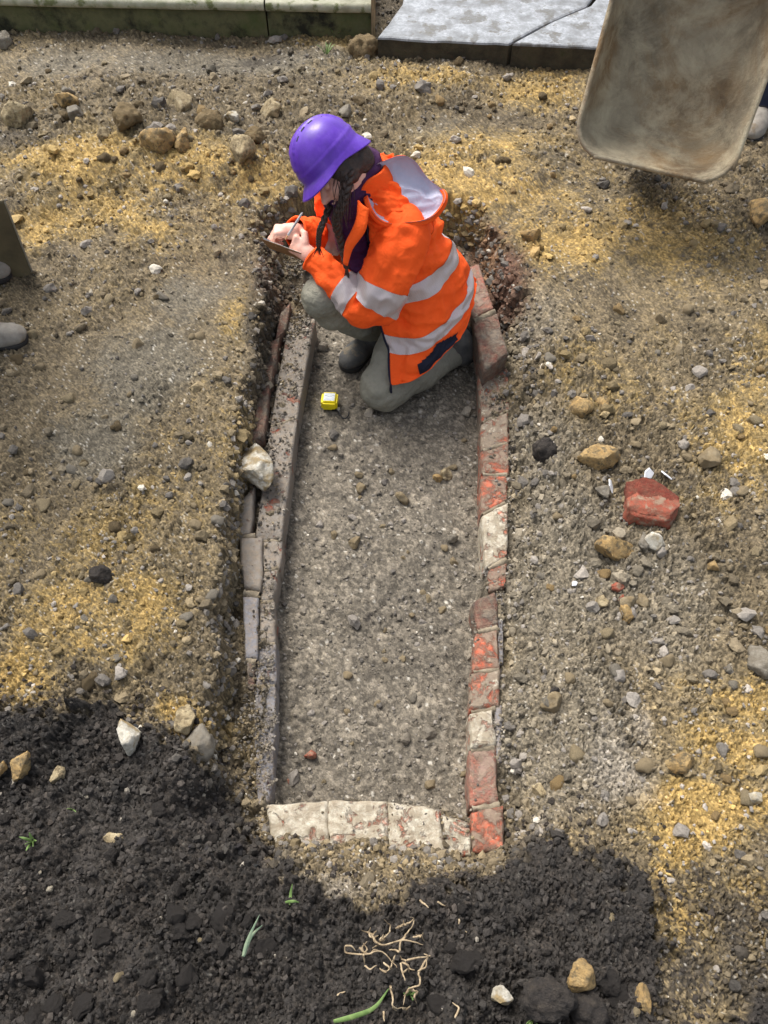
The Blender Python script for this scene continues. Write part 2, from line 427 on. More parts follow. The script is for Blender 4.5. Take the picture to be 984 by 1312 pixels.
# soil colours
def C(*a): return np.array(srgb(*a)[:3])
def lay(colr, mask, c): return colr * (1 - mask[..., None]) + np.asarray(c) * mask[..., None]
n1 = fbm2(TX, TY, 5, 6, 201, .6); n2 = fbm2(TX, TY, 22, 6, 202, .62); n3 = fbm2(TX, TY, 90, 4, 203); n4 = fbm2(TX, TY, 11, 6, 204, .62)
cl = np.zeros(GX.shape + (3,)) + C(121, 108, 85)
cl = lay(cl, smooth(-.1, .45, n1), C(135, 119, 89))
cl = lay(cl, smooth(.05, .4, n4) * .8, C(106, 95, 76))
cl = lay(cl, smooth(.05, .4, -n2) * .65, C(78, 69, 54))
ochre = blobs([(110,215,120,34),(260,215,80,28),(330,232,60,30,.9),(150,265,90,30,.8),(70,292,70,30,.8),(190,300,60,30,.7),(560,245,110,50),(640,190,90,30,.8),(540,110,70,20,.8),(620,300,60,40,.8),(720,300,110,50,.9),
               (880,320,110,50,.7),(700,120,80,30,.8),(420,100,40,14,.7),(120,780,120,60,.85),(30,860,60,36),(180,770,60,50,.9),(235,900,46,26,1),(60,810,70,50,.6),(950,560,60,60,.7),(970,470,50,60,.6),(900,640,50,40,.4),
               (960,880,50,40,.8),(890,860,60,30,.5),(930,1035,110,22,1.1),(862,1075,46,40,1.1),(900,1180,50,80,.8),(850,1130,20,60,.9),(965,1180,30,60,.7),(825,1280,22,34,1),(940,960,80,50,.7),(780,500,90,40,.6),(720,450,60,60,.5),
               (660,240,160,70,.62),(820,290,140,60,.6),(430,60,60,20,.6),(200,240,180,50,.6),(480,95,60,20,.6),(900,1050,90,26,1.2),(960,1140,40,60,.8),(890,1190,46,70,.9),(100,700,130,80,.5),(290,560,40,60,.5),(250,470,60,60,.35),(200,640,90,50,.45),(300,660,30,40,.55),(215,560,60,40,.4),(310,400,40,60,.5)], .09, 70)
och = ochre + .55 * n2 + .45 * n4 + .25 * n1 + .12 * n3
om = smooth(.26, .6, och); om2 = smooth(.5, .9, och)
tone = fbm2(TX, TY, 2.6, 5, 211, .6)
cl = cl * (1 + .30 * tone + .22 * n1)[..., None]
cl = lay(cl, om * .8, C(146, 126, 84)); cl = lay(cl, om2 * .78, C(180, 150, 90))
greyb = blobs([(190,470,80,70,.9),(130,560,80,60,.8),(240,380,60,40,.7),(300,90,240,25,.8),(90,85,120,24,.7),(700,200,60,40,.5),(560,170,60,25,.5)], .07, 80)
cl = lay(cl, smooth(.25, .7, greyb + .25 * n4) * .75, C(112, 106, 93))
rightg = blobs([(720,700,120,140,.9),(720,900,110,120,1),(850,760,100,130,.7),(690,560,70,90,.7),(690,400,60,60,.6)], .05, 90)
cl = lay(cl, smooth(.2, .7, rightg + .2 * n2) * .65 * (1 - .6 * om2), C(132, 124, 109))
chalk = blobs([(800,975,50,60,.85),(700,1040,60,40,.6),(830,920,30,30,.7),(760,1010,60,50,.5),(420,1128,90,24,.8),(360,1090,30,30,.7)], .06, 95)
cl = lay(cl, smooth(.3, .95, chalk + .5 * n2 + .3 * n4) * .62, C(160, 152, 140))
red = blobs([(612,305,50,40,1),(650,340,44,46,.9),(585,300,40,40,.9),(350,345,40,50,.5)], .05, 97)
cl = lay(cl, smooth(.25, .7, red + .4 * n2) * .8, C(104, 74, 62))
spots = blobs([(20,192,60,22,.8),(498,12,30,36,1.3),(350,82,70,22,.7),(250,262,40,22,.7),(30,270,50,30,.5),(130,110,60,14,.6),(380,300,60,40,.6),(300,320,40,30,.5),(700,80,140,18,.9),(560,75,90,16,.7),(330,560,22,200,.9),(340,400,28,70,1),(315,720,16,160,.8)], .05, 98)  # dark soil patches, plus shade painted down the left dug face
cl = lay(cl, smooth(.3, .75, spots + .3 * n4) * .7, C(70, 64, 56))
fl = C(120, 112, 99) * (1 + .20 * n1 + .24 * n2 + .15 * tone)[..., None]
fl = lay(fl, smooth(.05, .4, n4) * .5, C(98, 92, 82)); fl = lay(fl, smooth(.1, .5, -n4) * .4, C(138, 129, 113))
cl = lay(cl, smooth(.05, -.005, dpit), fl)
dk = np.zeros_like(cl) + C(54, 50, 46) * (1 + .5 * tone + .3 * n1)[..., None]; dk = lay(dk, smooth(.0, .5, n2) * .7, C(72, 64, 56)); dk = lay(dk, smooth(.05, .5, n4) * .6, C(40, 38, 36))
cl = lay(cl, dark * (1 - .85 * om2 * (GX > .75)), dk)
mixz = blobs([(920,1180,120,90,1),(960,1260,90,60,1),(880,1230,50,80,1),(960,1090,60,30,.6)], .06, 99)
cl = lay(cl, smooth(.50, .72, mixz + .9 * n4 + .5 * n2 - .15) * (1 - dark) * .9, C(60, 56, 52))
mixz2 = blobs([(330,1080,60,40,.7),(620,1130,120,26,.6),(690,1080,40,40,.7),(240,990,60,50,.6)], .06, 88)
cl = lay(cl, smooth(.35, .8, mixz2 + .8 * n4 + .4 * n2) * (1 - dark) * .8, C(62, 57, 52))
cl_plain = cl.copy()
# every crumb its own tone
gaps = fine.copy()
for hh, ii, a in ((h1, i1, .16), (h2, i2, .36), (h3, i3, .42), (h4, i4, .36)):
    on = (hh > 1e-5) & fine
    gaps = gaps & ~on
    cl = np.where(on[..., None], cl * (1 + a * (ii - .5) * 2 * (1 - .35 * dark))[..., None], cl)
cl = np.where(gaps[..., None], cl * .60, cl)      # gaps between the crumbs painted darker, as the shade in crevices
pale = (h4 > .0012) & (i4 > .972) & fine & (vn2(GX * 9, GY * 9, 5) > -.6)
cl = np.where(pale[..., None], cl * .4 + C(205, 200, 188) * np.where(dark > .5, .18, .6)[..., None], cl)
far = ~((np.abs(GX) < WID(GY) * 1.5) & (GY > -.5) & (GY < 4.95))
cl = np.where(far[..., None], C(122, 107, 82), cl)
cl = np.clip(cl * (1 + .12 * n3 * ~far)[..., None] * .84, .004, 1); cl_plain = cl_plain * .84

V = np.stack([GX, GY, Z], -1).reshape(-1, 3)
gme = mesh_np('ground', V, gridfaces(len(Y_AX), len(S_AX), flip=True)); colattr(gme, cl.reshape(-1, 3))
gm, nt, p = new_mat('soil')
v = node(nt, 'ShaderNodeTexCoord').outputs['Object']
ca = node(nt, 'ShaderNodeAttribute', attribute_name='Col').outputs['Color']
f1 = noise(nt, v, 160, 8, .7); f2 = noise(nt, v, 45, 8, .65)
vor = node(nt, 'ShaderNodeTexVoronoi', {'Vector': v, 'Scale': 190.0, 'Randomness': 1.0})
c1 = mixc(nt, 1.0, ca, ramp(nt, f1, [(.25, (.62, .61, .60)), (.5, (1, 1, 1)), (.78, (1.35, 1.33, 1.28))]), 'MULTIPLY')
c1 = mixc(nt, .55, c1, mixc(nt, 1.0, c1, ramp(nt, vor.outputs['Color'], [(.1, (.6, .6, .6)), (.6, (1.05, 1.04, 1.02)), (.95, (1.6, 1.57, 1.5))]), 'MULTIPLY'))
nt.links.new(c1, p.inputs['Base Color'])
nt.links.new(ramp(nt, f2, [(.35, (.72,)*3), (.65, (.97,)*3)]), p.inputs['Roughness']); p.inputs['Specular IOR Level'].default_value = .28
hb = node(nt, 'ShaderNodeMath', {0: vor.outputs['Distance'], 1: -.6}, operation='MULTIPLY').outputs[0]
hb = node(nt, 'ShaderNodeMath', {0: hb, 1: f1}, operation='ADD').outputs[0]
bump(nt, p, hb, .75, .004)
ground = tag(link('ground', gme, gm), kind='structure')

def gidx(x, y):
    r = np.interp(y, Y_AX, np.arange(len(Y_AX))); c = np.interp(np.asarray(x) / WID(y), S_AX, np.arange(len(S_AX))); return r, c
def gsample(A, x, y):
    r, c = gidx(x, y); r0 = np.clip(np.floor(r).astype(int), 0, len(Y_AX)-2); c0 = np.clip(np.floor(c).astype(int), 0, len(S_AX)-2); fr = r - r0; fc = c - c0
    if A.ndim == 3: fr = fr[..., None]; fc = fc[..., None]
    return (A[r0, c0]*(1-fc)+A[r0, c0+1]*fc)*(1-fr) + (A[r0+1, c0]*(1-fc)+A[r0+1, c0+1]*fc)*fr
def gz(x, y): return float(gsample(Z, np.array(float(x)), np.array(float(y))))
def on_ground(px, py):
    z = .28
    for k in range(25):
        q = at(px, py, z); z += .5 * (gz(q.x, q.y) - z)
    return at(px, py, z)

# ------------------------------------------------------------------ loose crumbs nobody could count
def scatter(name, N, rlo, rhi, sub, seed, label, cat, zone, tone, jit=.35, power=2.2, pick=0, zfix=None):
    r = np.random.default_rng(seed); F0 = ico(sub)[1]; PR = np.stack([rock(900 + k, sub, 10, .35, .15)[0] for k in range(14)])
    rr = r.uniform(10, len(Y_AX) - 11, N); cc = r.uniform(10, len(S_AX) - 11, N)
    y = np.interp(rr, np.arange(len(Y_AX)), Y_AX); x = np.interp(cc, np.arange(len(S_AX)), S_AX) * WID(y)
    if pick:
        w_ = np.maximum(zone, 0).ravel(); k_ = r.choice(len(w_), pick, p=w_ / w_.sum()); x = GX.ravel()[k_] + r.normal(size=pick) * .004; y = GY.ravel()[k_] + r.normal(size=pick) * .004
    else:
        keep = zone(x, y, r); x, y = x[keep], y[keep]
    n = len(x); z = gsample(Z, x, y)
    if zfix is not None: z = np.maximum(z, zfix + .004 * r.normal(size=n))
    cb = gsample(cl_plain, x, y)
    s = rlo + (rhi - rlo) * r.random(n) ** power; s *= (.8 + .16 * y)
    A = r.normal(size=(n, 4)); A /= np.linalg.norm(A, axis=1)[:, None]; w_, a, b, c = A.T
    Rm = np.stack([np.stack([1-2*(b*b+c*c), 2*(a*b-c*w_), 2*(a*c+b*w_)], -1), np.stack([2*(a*b+c*w_), 1-2*(a*a+c*c), 2*(b*c-a*w_)], -1), np.stack([2*(a*c-b*w_), 2*(b*c+a*w_), 1-2*(a*a+b*b)], -1)], 1)
    sh = r.uniform(.6, 1.15, (n, 1, 3)); V0 = PR[0]; Vn = PR[r.integers(0, 14, n)] * (1 + jit * r.uniform(-1, 1, (n, len(V0), 1))) * sh * s[:, None, None]
    Vn = np.einsum('nij,nvj->nvi', Rm, Vn); Vn[..., 2] *= .8
    Vn += np.stack([x, y, z + s * .22], -1)[:, None]
    ct = tone(cb, r, n)
    F = (F0[None] + (np.arange(n) * len(V0))[:, None, None]).reshape(-1, 3)
    me = mesh_np(name, Vn.reshape(-1, 3), F, False); colattr(me, np.repeat(ct, len(V0), 0))
    return tag(link(name, me, crumb_mat), label, cat, kind='stuff')
crumb_mat, nt, p = new_mat('crumb')
ca = node(nt, 'ShaderNodeAttribute', attribute_name='Col').outputs['Color']; v = coords(nt, False)
nt.links.new(mixc(nt, 1.0, ca, ramp(nt, noise(nt, v, 180, 6, .65), [(.3, (.7,)*3), (.7, (1.25,)*3)]), 'MULTIPLY'), p.inputs['Base Color'])
p.inputs['Roughness'].default_value = .85; p.inputs['Specular IOR Level'].default_value = .3
bump(nt, p, noise(nt, v, 260, 6, .7), .5, .003)
def dk_at(x, y): return gsample(dark, x, y)
def pit_at(x, y): return gsample(dpit, x, y)
def clr_at(x, y): return gsample(crum, x, y)
def t_soil(cb, r, n):
    k = cb * (.62 + 1.05 * r.random((n, 1)) ** 1.2); q = r.random((n, 1)); g = k.mean(1, keepdims=True)
    k = np.where(q < .34, g * np.array([1.13, 1.0, .84]) * 1.12, k)
    return np.clip(np.where(q > .985, C(190, 182, 166), k), .02, .8)
def t_dark(cb, r, n):
    cb = np.where(cb.mean(1, keepdims=True) > .09, C(56, 50, 44), cb)
    k = cb * (.6 + .95 * r.random((n, 1)) ** 1.5); q = r.random((n, 1)); return np.clip(np.where(q > .996, C(150, 142, 128) * .8, k), .008, .7)
cleared = lambda x, y: pit_at(x, y) < -.02
gy_, gx_ = np.gradient(Z_base); steep = np.hypot(gx_ / (np.gradient(GX, axis=1) + 1e-9), gy_ / (np.gradient(GY, axis=0) + 1e-9))
notdark = lambda x, y, r: (dk_at(x, y) < .5) & (r.random(len(x)) < clr_at(x, y)) & (y < 4.7)
scatter('soil_crumbs', 30000, .0022, .0085, 1, 1, 'fine sandy soil crumbs strewn over the stripped ground', 'soil', notdark, t_soil)
scatter('topsoil_crumbs', 88000, .0028, .0135, 1, 2, 'black crumbly topsoil heaped beyond the pit foot', 'soil', lambda x, y, r: (dk_at(x, y) > .5) | (gsample(sdtop, x, y) < .16 * r.random(len(x)) ** 3), t_dark)
scatter('gravel', 15000, .004, .012, 1, 3, 'small angular gravel lying loose on the stripped soil', 'gravel', lambda x, y, r: notdark(x, y, r) & (r.random(len(x)) < np.where(pit_at(x, y) < 0, .6, 1)), t_soil, .25, 2.4)
scatter('rubble_lumps', 5200, .008, .030, 2, 5, 'small rounded clay lumps strewn over the stripped soil', 'rubble', lambda x, y, r: notdark(x, y, r) & (r.random(len(x)) < clr_at(x, y)) & ((pit_at(x, y) > .1) | (r.random(len(x)) < .3)), t_soil, .16, 3.4)
scatter('bank_clods', 0, .005, .019, 1, 4, 'broken clods clinging to the steep dug sides of the pit', 'soil', np.where((steep > .8) & (dpit > .06) & (dpit < .4) & (GY < 2.9) & (GY > .3), steep, 0) * np.gradient(GX, axis=1) * np.gradient(GY, axis=0), t_soil, .3, 2.0, pick=4200)
scatter('wall_crumbs', 0, .0018, .008, 1, 6, 'gritty crumbs lying on top of the brick lining', 'soil', np.where((dpit > -.01) & (dpit < .085) & (GY > .35) & (GY < 2.75), .12 + np.clip(fbm2(GX, GY, 9, 4, 77) * 2, 0, 1), 0) * np.gradient(GX, axis=1) * np.gradient(GY, axis=0), t_soil, .3, 2.0, pick=5200, zfix=.110)

# ------------------------------------------------------------------ stone kerb and paving behind the dig
moss = M('mossy_stone', [(.3, srgb(58, 60, 40)), (.5, srgb(92, 90, 62)), (.7, srgb(72, 78, 44))], 7, .9, 40, .6, .006, dirt=srgb(34, 34, 24), dscale=5, dlo=.5, dhi=.62)
lichen = M('lichen_stone', [(.3, srgb(128, 126, 106)), (.5, srgb(160, 158, 138)), (.7, srgb(104, 110, 76))], 9, .85, 60, .5, .004, dirt=srgb(96, 100, 66), dscale=14, dlo=.54, dhi=.62)
slabm = M('paving_stone', [(.32, srgb(92, 93, 92)), (.45, srgb(128, 131, 133)), (.58, srgb(160, 164, 168))], 12, .6, 70, .5, .004, spec=.5, dirt=srgb(86, 82, 72), dscale=9, dlo=.53, dhi=.58, film=srgb(104, 107, 109))
slabside = M('slab_edge', [(.3, srgb(44, 41, 33)), (.6, srgb(74, 68, 54)), (.8, srgb(56, 60, 36))], 14, .95, 50, .8, .01)

def slab_mesh(poly, z0, z1, nsub=3, seed=0, rough=.004):
    "polygonal stone with a worn, slightly uneven outline; top face gets material 0, sides material 1"
    pts = []
    for i in range(len(poly)):
        a = np.array(poly[i]); b = np.array(poly[(i + 1) % len(poly)]); n = max(2, int(np.linalg.norm(b - a) / .06))
        for k in range(n): pts.append(a + (b - a) * k / n)
    pts = np.array(pts); ctr = pts.mean(0)
    d = rough * fbm2(pts[:, 0] * 1, pts[:, 1] * 1, 18, 4, seed)
    out = (pts - ctr) / np.linalg.norm(pts - ctr, axis=1)[:, None]
    pts = pts + out * d[:, None] * 2
    rings = [(pts, z0), (pts + out * .004 * fbm2(pts[:, 0], pts[:, 1], 30, 3, seed + 3)[:, None], (z0 + z1) / 2), (pts, z1 - .012), (pts - out * .004, z1 - .004), (pts - out * .014, z1), (pts - out * .05, z1 + .001)]
    bm = bmesh.new(); R_ = []
    for q, z in rings: R_.append([bm.verts.new((x, y, z + .003 * float(f))) for (x, y), f in zip(q, fbm2(q[:, 0], q[:, 1], 6, 3, seed + 9))])
    n = len(pts)
    for a, b in zip(R_[:-1], R_[1:]):
        k = R_.index(a)
        for i in range(n):
            f = bm.faces.new((a[i], a[(i+1) % n], b[(i+1) % n], b[i])); f.material_index = 0 if k >= 2 else 1
    f = bm.faces.new(R_[-1]); bmesh.ops.triangulate(bm, faces=[f])
    bmesh.ops.recalc_face_normals(bm, faces=bm.faces)
    me = bpy.data.meshes.new('slab'); bm.to_mesh(me); bm.free(); return me

def place(me, name, label, cat, mats, group=None):
    c = np.zeros(len(me.vertices) * 3); me.vertices.foreach_get('co', c); c = c.reshape(-1, 3)
    b = np.array([(c[:, 0].min() + c[:, 0].max()) / 2, (c[:, 1].min() + c[:, 1].max()) / 2, c[:, 2].min()])
    me.vertices.foreach_set('co', (c - b).ravel().astype(np.float32)); me.update()
    for m in mats: me.materials.append(m)
    return tag(link(name, me, None, None, b), label, cat, group)

def pp(lst, z): return [tuple(at(a, b, z)[:2]) for a, b in lst]
place(slab_mesh(pp([(484,47),(570,52),(652,56),(700,30),(752,8),(800,-60),(530,-60),(516,4),(497,30)], .42), .2, .42, seed=3), 'paving_slab', 'wide grey paving slab with worn pale patches next to the wooden stake', 'paving slab', [slabm, slabside], 'paving slabs above the dig')
place(slab_mesh(pp([(657,56.5),(775,62),(1100,84),(1200,-50),(806,-60),(757,8),(705,30)], .42), .2, .425, seed=5), 'paving_slab', 'cracked grey paving slab running behind the tipped wheelbarrow', 'paving slab', [slabm, slabside], 'paving slabs above the dig')

# the kerb: mossy riser under a rounded lichen-pale coping, in two lengths
def kerb(x0, x1, label, seed):
    A = at(-300, 36, .3); B = at(478, 52, .3); d = (B - A); d /= d.x
    KZ = .045; t = thing('stone_kerb', (x0, A.y + d.y * (x0 - A.x), .28), label, 'kerb', 'lengths of the stone kerb')
    n = 60; xs = np.linspace(x0, x1, n); yf = A.y + d.y * (xs - A.x)
    prof = [(0.012, -.1), (.006, .02), (.004, .05), (.01, .092), (.016, .094)]
    prof = [(0.006, .06), (.0, .12), (.0, .245), (.01, .249), (.25, .25)]
    V = np.zeros((n, len(prof), 3))
    for k, (dy, z) in enumerate(prof):
        V[:, k] = np.stack([xs, yf + dy + .004 * fbm2(xs, xs * 0 + z * 9, 7, 4, seed), np.full(n, z + .14 + KZ)], -1)
    part('riser', V.reshape(-1, 3), gridfaces(n, len(prof), flip=False), moss, t)
    a = np.linspace(-.5 * np.pi, .5 * np.pi, 9); pr = [(.04, -.012)] + [(-.012 - .02 * math.cos(q), .012 + .022 * math.sin(q)) for q in a] + [(.1, .036), (.36, .036), (.6, .04)]
    V = np.zeros((n, len(pr), 3))
    for k, (dy, z) in enumerate(pr):
        V[:, k] = np.stack([xs, yf + dy + .003 * fbm2(xs, xs * 0 + z * 30, 9, 4, seed + 2), z + .40 + KZ + .003 * fbm2(xs, xs * 0 + dy * 9, 8, 4, seed + 4)], -1)
    part('coping', V.reshape(-1, 3), gridfaces(n, len(pr), flip=False), lichen, t)
    # ends
    for nm, x in (('end_face', x0), ('end_face', x1)):
        y = A.y + d.y * (x - A.x)
        part(nm, [(x, y + .002, .2), (x, y + .6, .2), (x, y + .6, .436 + KZ), (x, y - .02, .425 + KZ), (x, y + .002, .39 + KZ)], [[0, 1, 2, 3, 4]], moss, t, False)
kx = at(345, 48, .3).x
kerb(-3.4, kx - .004, 'long mossy stone kerb length with rounded pale coping', 5)
kerb(kx + .004, at(476, 52, .3).x, 'short mossy stone kerb length ending at the wooden stake', 8)
stk = at(478, 56, .29); wood = M('weathered_wood', [(.3, srgb(96, 82, 62)), (.6, srgb(150, 132, 102)), (.8, srgb(118, 102, 78))], 30, .9, 80, .5, .003, stretch=(4, 4, .5))
xs = np.array([-.011, .011]); bm = bmesh.new(); bmesh.ops.create_cube(bm, size=1)
for q in bm.verts: q.co = Vector((q.co.x * .022, q.co.y * .03, (q.co.z + .5) * .42 - .12)); q.co.x += .004 * (q.co.z > 0)
bmesh.ops.bevel(bm, geom=list(bm.edges), offset=.002, segments=1, affect='EDGES')
me = bpy.data.meshes.new('stake'); bm.to_mesh(me); bm.free()
tag(link('wooden_stake', me, wood, None, stk), 'thin weathered wooden stake upright at the end of the mossy kerb', 'stake')

# ------------------------------------------------------------------ the brick lining of the pit
def brick_mat(name, redc, dirtc, dlo, dhi, mort=None, mlo=.55, mhi=.6, sc_=20, fm=.9):
    sc_ = sc_ * 1.0
    m, nt, p = new_mat(name); v = coords(nt)
    c = ramp(nt, noise(nt, v, 24, 6), [(.3, tuple(x * .72 for x in redc[:3])), (.55, redc), (.8, tuple(min(1, x * 1.3) for x in redc[:3]))])
    d = ramp(nt, noise(nt, v, 40, 8), [(.3, tuple(x * .8 for x in dirtc[:3])), (.7, tuple(x * 1.2 for x in dirtc[:3]))])
    mask = ramp(nt, noise(nt, v, sc_, 9, .68, .4), [(dlo, (0, 0, 0, 1)), (dhi, (1, 1, 1, 1))])
    c = mixc(nt, mask, c, d)
    if mort:
        v2 = node(nt, 'ShaderNodeVectorMath', {0: v, 1: (5.3, 2.1, 9.7)}, operation='ADD').outputs[0]
        mm = ramp(nt, noise(nt, v2, sc_ * 1.5, 9, .7, .5), [(mlo, (0, 0, 0, 1)), (mhi, (1, 1, 1, 1))])
        mc = ramp(nt, noise(nt, v2, 60, 6), [(.3, tuple(x * .7 for x in mort[:3])), (.7, mort)])
        c = mixc(nt, mm, c, mc)
    vs = node(nt, 'ShaderNodeVectorMath', {0: v, 1: (8.8, 1.9, 3.1)}, operation='ADD').outputs[0]
    c = mixc(nt, ramp(nt, noise(nt, vs, 60, 9, .78), [(.40, (0,0,0,1)), (.66, (fm, fm, fm, 1))]), c, SOIL)
    nt.links.new(c, p.inputs['Base Color']); p.inputs['Roughness'].default_value = .82; p.inputs['Specular IOR Level'].default_value = .35
    h = node(nt, 'ShaderNodeMath', {0: noise(nt, v, 70, 8, .7), 1: mask}, operation='ADD').outputs[0]
    bump(nt, p, h, .9, .007)
    return m
SOIL = srgb(138, 122, 102)
RED = srgb(176, 94, 68); GREY = srgb(126, 120, 112); WHITE = srgb(206, 198, 178)
bm_red = brick_mat('red_brick', srgb(190, 92, 64), srgb(124, 104, 90), .42, .54, srgb(170, 156, 136), .60, .68)
bm_pink = brick_mat('dusty_red_brick', srgb(168, 98, 80), srgb(136, 112, 100), .38, .56, srgb(186, 172, 150), .58, .66)
bm_mix = brick_mat('soil_stained_brick', srgb(190, 92, 64), srgb(126, 113, 98), .38, .50, WHITE, .57, .63)
bm_grey = brick_mat('soot_grey_brick', srgb(160, 76, 54), GREY, .33, .41, srgb(150, 144, 134), .56, .70, 16)
bm_blue = brick_mat('slate_grey_brick', srgb(150, 80, 64), srgb(120, 120, 124), .30, .38, srgb(160, 160, 164), .55, .68, 16)
bm_mort = brick_mat('mortar_coated_brick', srgb(178, 92, 64), srgb(150, 140, 120), .40, .46, srgb(204, 196, 176), .44, .58, 20, .7)
bm_dark = brick_mat('dark_brick', srgb(120, 74, 62), srgb(92, 84, 76), .42, .58, None)

def brick(poly, ztop, m, parent, seed, drop=.13, tilt=0.0, dish=.0):
    "one worn brick from its four top corners, measured in the photograph at its own height"
    ztop = [z + .004 for z in ztop] if isinstance(ztop, (list, tuple)) else ztop + .004
    zs = ztop if isinstance(ztop, (list, tuple)) else [ztop] * 4
    c = [np.array(at(a, b, z)) for (a, b), z in zip(poly, zs)]
    nu, nv = 13, 9; ctr = sum(c) / 4
    prof = [(0.0, -drop), (0.0, -drop * .5), (0.0, -.010), (.006, -.003), (.016, 0)]   # rim rings, then the top grid
    uu, vv = np.meshgrid(np.linspace(0, 1, nu), np.linspace(0, 1, nv), indexing='ij')
    L1 = np.linalg.norm(c[1] - c[0]); L2 = np.linalg.norm(c[3] - c[0])
    ins = lambda t, L: np.clip(t, .007 / L, 1 - .007 / L)
    def bil(u, v): return (1-u)[..., None]*(1-v)[..., None]*c[0] + u[..., None]*(1-v)[..., None]*c[1] + u[..., None]*v[..., None]*c[2] + (1-u)[..., None]*v[..., None]*c[3]
    top = bil(ins(uu, L1), ins(vv, L2)).reshape(-1, 3)
    top[:, 2] += .005 * fbm3(top * 34, 3, seed) + .012 * fbm3(top * 11, 2, seed + 1)
    ring = [(i, 0) for i in range(nu)] + [(nu - 1, j) for j in range(1, nv)] + [(i, nv - 1) for i in range(nu - 2, -1, -1)] + [(0, j) for j in range(nv - 2, 0, -1)]
    n = len(ring); Vs = [top]; F = [f for f in gridfaces(nu, nv)]
    ids = [np.array([i * nv + j for i, j in ring])]
    ru = np.array([i / (nu - 1) for i, j in ring]); rv = np.array([j / (nv - 1) for i, j in ring])
    edge_ = bil(ru, rv); off = len(top)
    for k, dz in enumerate((-.004, -.012, -drop * .5, -drop)):
        q = edge_.copy(); q[:, 2] += dz
        jit = .010 * fbm3(q * np.array([26, 26, 14]), 3, seed + 2)[:, None]
        q[:, :2] += (q[:, :2] - ctr[:2]) / (np.linalg.norm(q[:, :2] - ctr[:2], axis=1)[:, None] + 1e-9) * (jit - (.001 if k == 0 else -.002))
        Vs.append(q); ids.append(np.arange(n) + off); off += n
    V = np.vstack(Vs)
    for a, b in zip(ids[:-1], ids[1:]):
        for i in range(n): F.append([a[i], a[(i + 1) % n], b[(i + 1) % n], b[i]])
    o = part('brick', V, np.array(F), m, parent); return o

bedm = M('soil_mortar', [(.3, srgb(104, 94, 78)), (.55, srgb(140, 128, 108)), (.8, srgb(168, 158, 138))], 30, .95, 110, .8, .006)
def bed(t, rows):
    "lumpy mortar and packed soil that fills the joints, a low mound under each pair of neighbouring bricks"
    for (p0, z0, m0), (p1, z1, m1) in zip(rows[:-1], rows[1:]):
        zz0 = np.mean(z0); a = [np.array(at(x, y, zz0)) for x, y in (p0[3], p0[2], p1[0], p1[1])]
        b = [np.array(at(x, y, zz0)) for x, y in (p0[1], p0[2], p1[0], p1[3])]
        for e0, e1, f0, f1 in ((a[0], a[1], a[2], a[3]), (b[0], b[1], b[3], b[2])):
            if max(np.linalg.norm(e0 - f0), np.linalg.norm(e1 - f1)) > .05: continue
            u, v_ = np.meshgrid(np.linspace(.04, .96, 14), np.linspace(0, 1, 8), indexing='ij'); mid0 = (e0 + f0) / 2; mid1 = (e1 + f1) / 2
            ln_ = mid1 - mid0; nn_ = np.cross(ln_ / (np.linalg.norm(ln_) + 1e-9), A3_(0, 0, 1)); w_ = .013 * (1 + .6 * fbm2(u * 3, u * 0, 2, 2, 3))
            V = mid0 + u[..., None] * ln_ + ((v_ - .5) * 2 * w_)[..., None] * nn_
            V[..., 2] += .0025 - .016 * np.abs(v_ * 2 - 1) ** 2 + .006 * fbm3(V * 70, 3, 6)
            part('mortar_joint', V.reshape(-1, 3), gridfaces(14, 8), bedm, t)
A3_ = lambda *a: np.array(a, float)
def wall(label, pos, z, rows, cat='brick wall'):
    t = thing('brick_wall', at(*pos, 0.0), label, cat)
    bed(t, rows)
    for k, (poly, zt, m) in enumerate(rows): brick(poly, zt, m, t, hash((pos, k)) % 997)
    return t
wall('long side of the pit lining, grey sooty bricks with chipped red edges', (350, 700), 0, [
    ([(369,412),(404,407),(381,534),(346,546)], .10, bm_grey), ([(346,547),(380.5,536),(361,690),(326,694)], .10, bm_grey), ([(337,694),(361,692),(358,726),(338,730)], .105, bm_grey), ([(338,732),(357,728),(350,768),(334,770)], .10, bm_grey), ([(333,772),(351,770),(353,822),(332,826)], .10, bm_grey),
    ([(332,828),(353,824),(353,876),(328,878)], .10, bm_blue), ([(328,880),(353,878),(351,955),(326,957)], .10, bm_blue), ([(327,959),(350,957),(346,1028),(330,1032)], .095, bm_blue),
    ([(342,442),(358,430),(348,486),(330,500)], .135, bm_dark), ([(329,502),(346,490),(338,560),(322,566)], .13, bm_dark), ([(310,640),(326,622),(320,684),(305,686)], .12, bm_grey),
    ([(307,690),(336,686),(334,756),(312,752)], .118, bm_grey), ([(311,764),(331,766),(330,846),(314,842)], .115, bm_blue), ([(316,848),(327,850),(325,884),(317,880)], .11, bm_dark), ([(360,400),(372,388),(366,420),(352,436)], .13, bm_dark)])
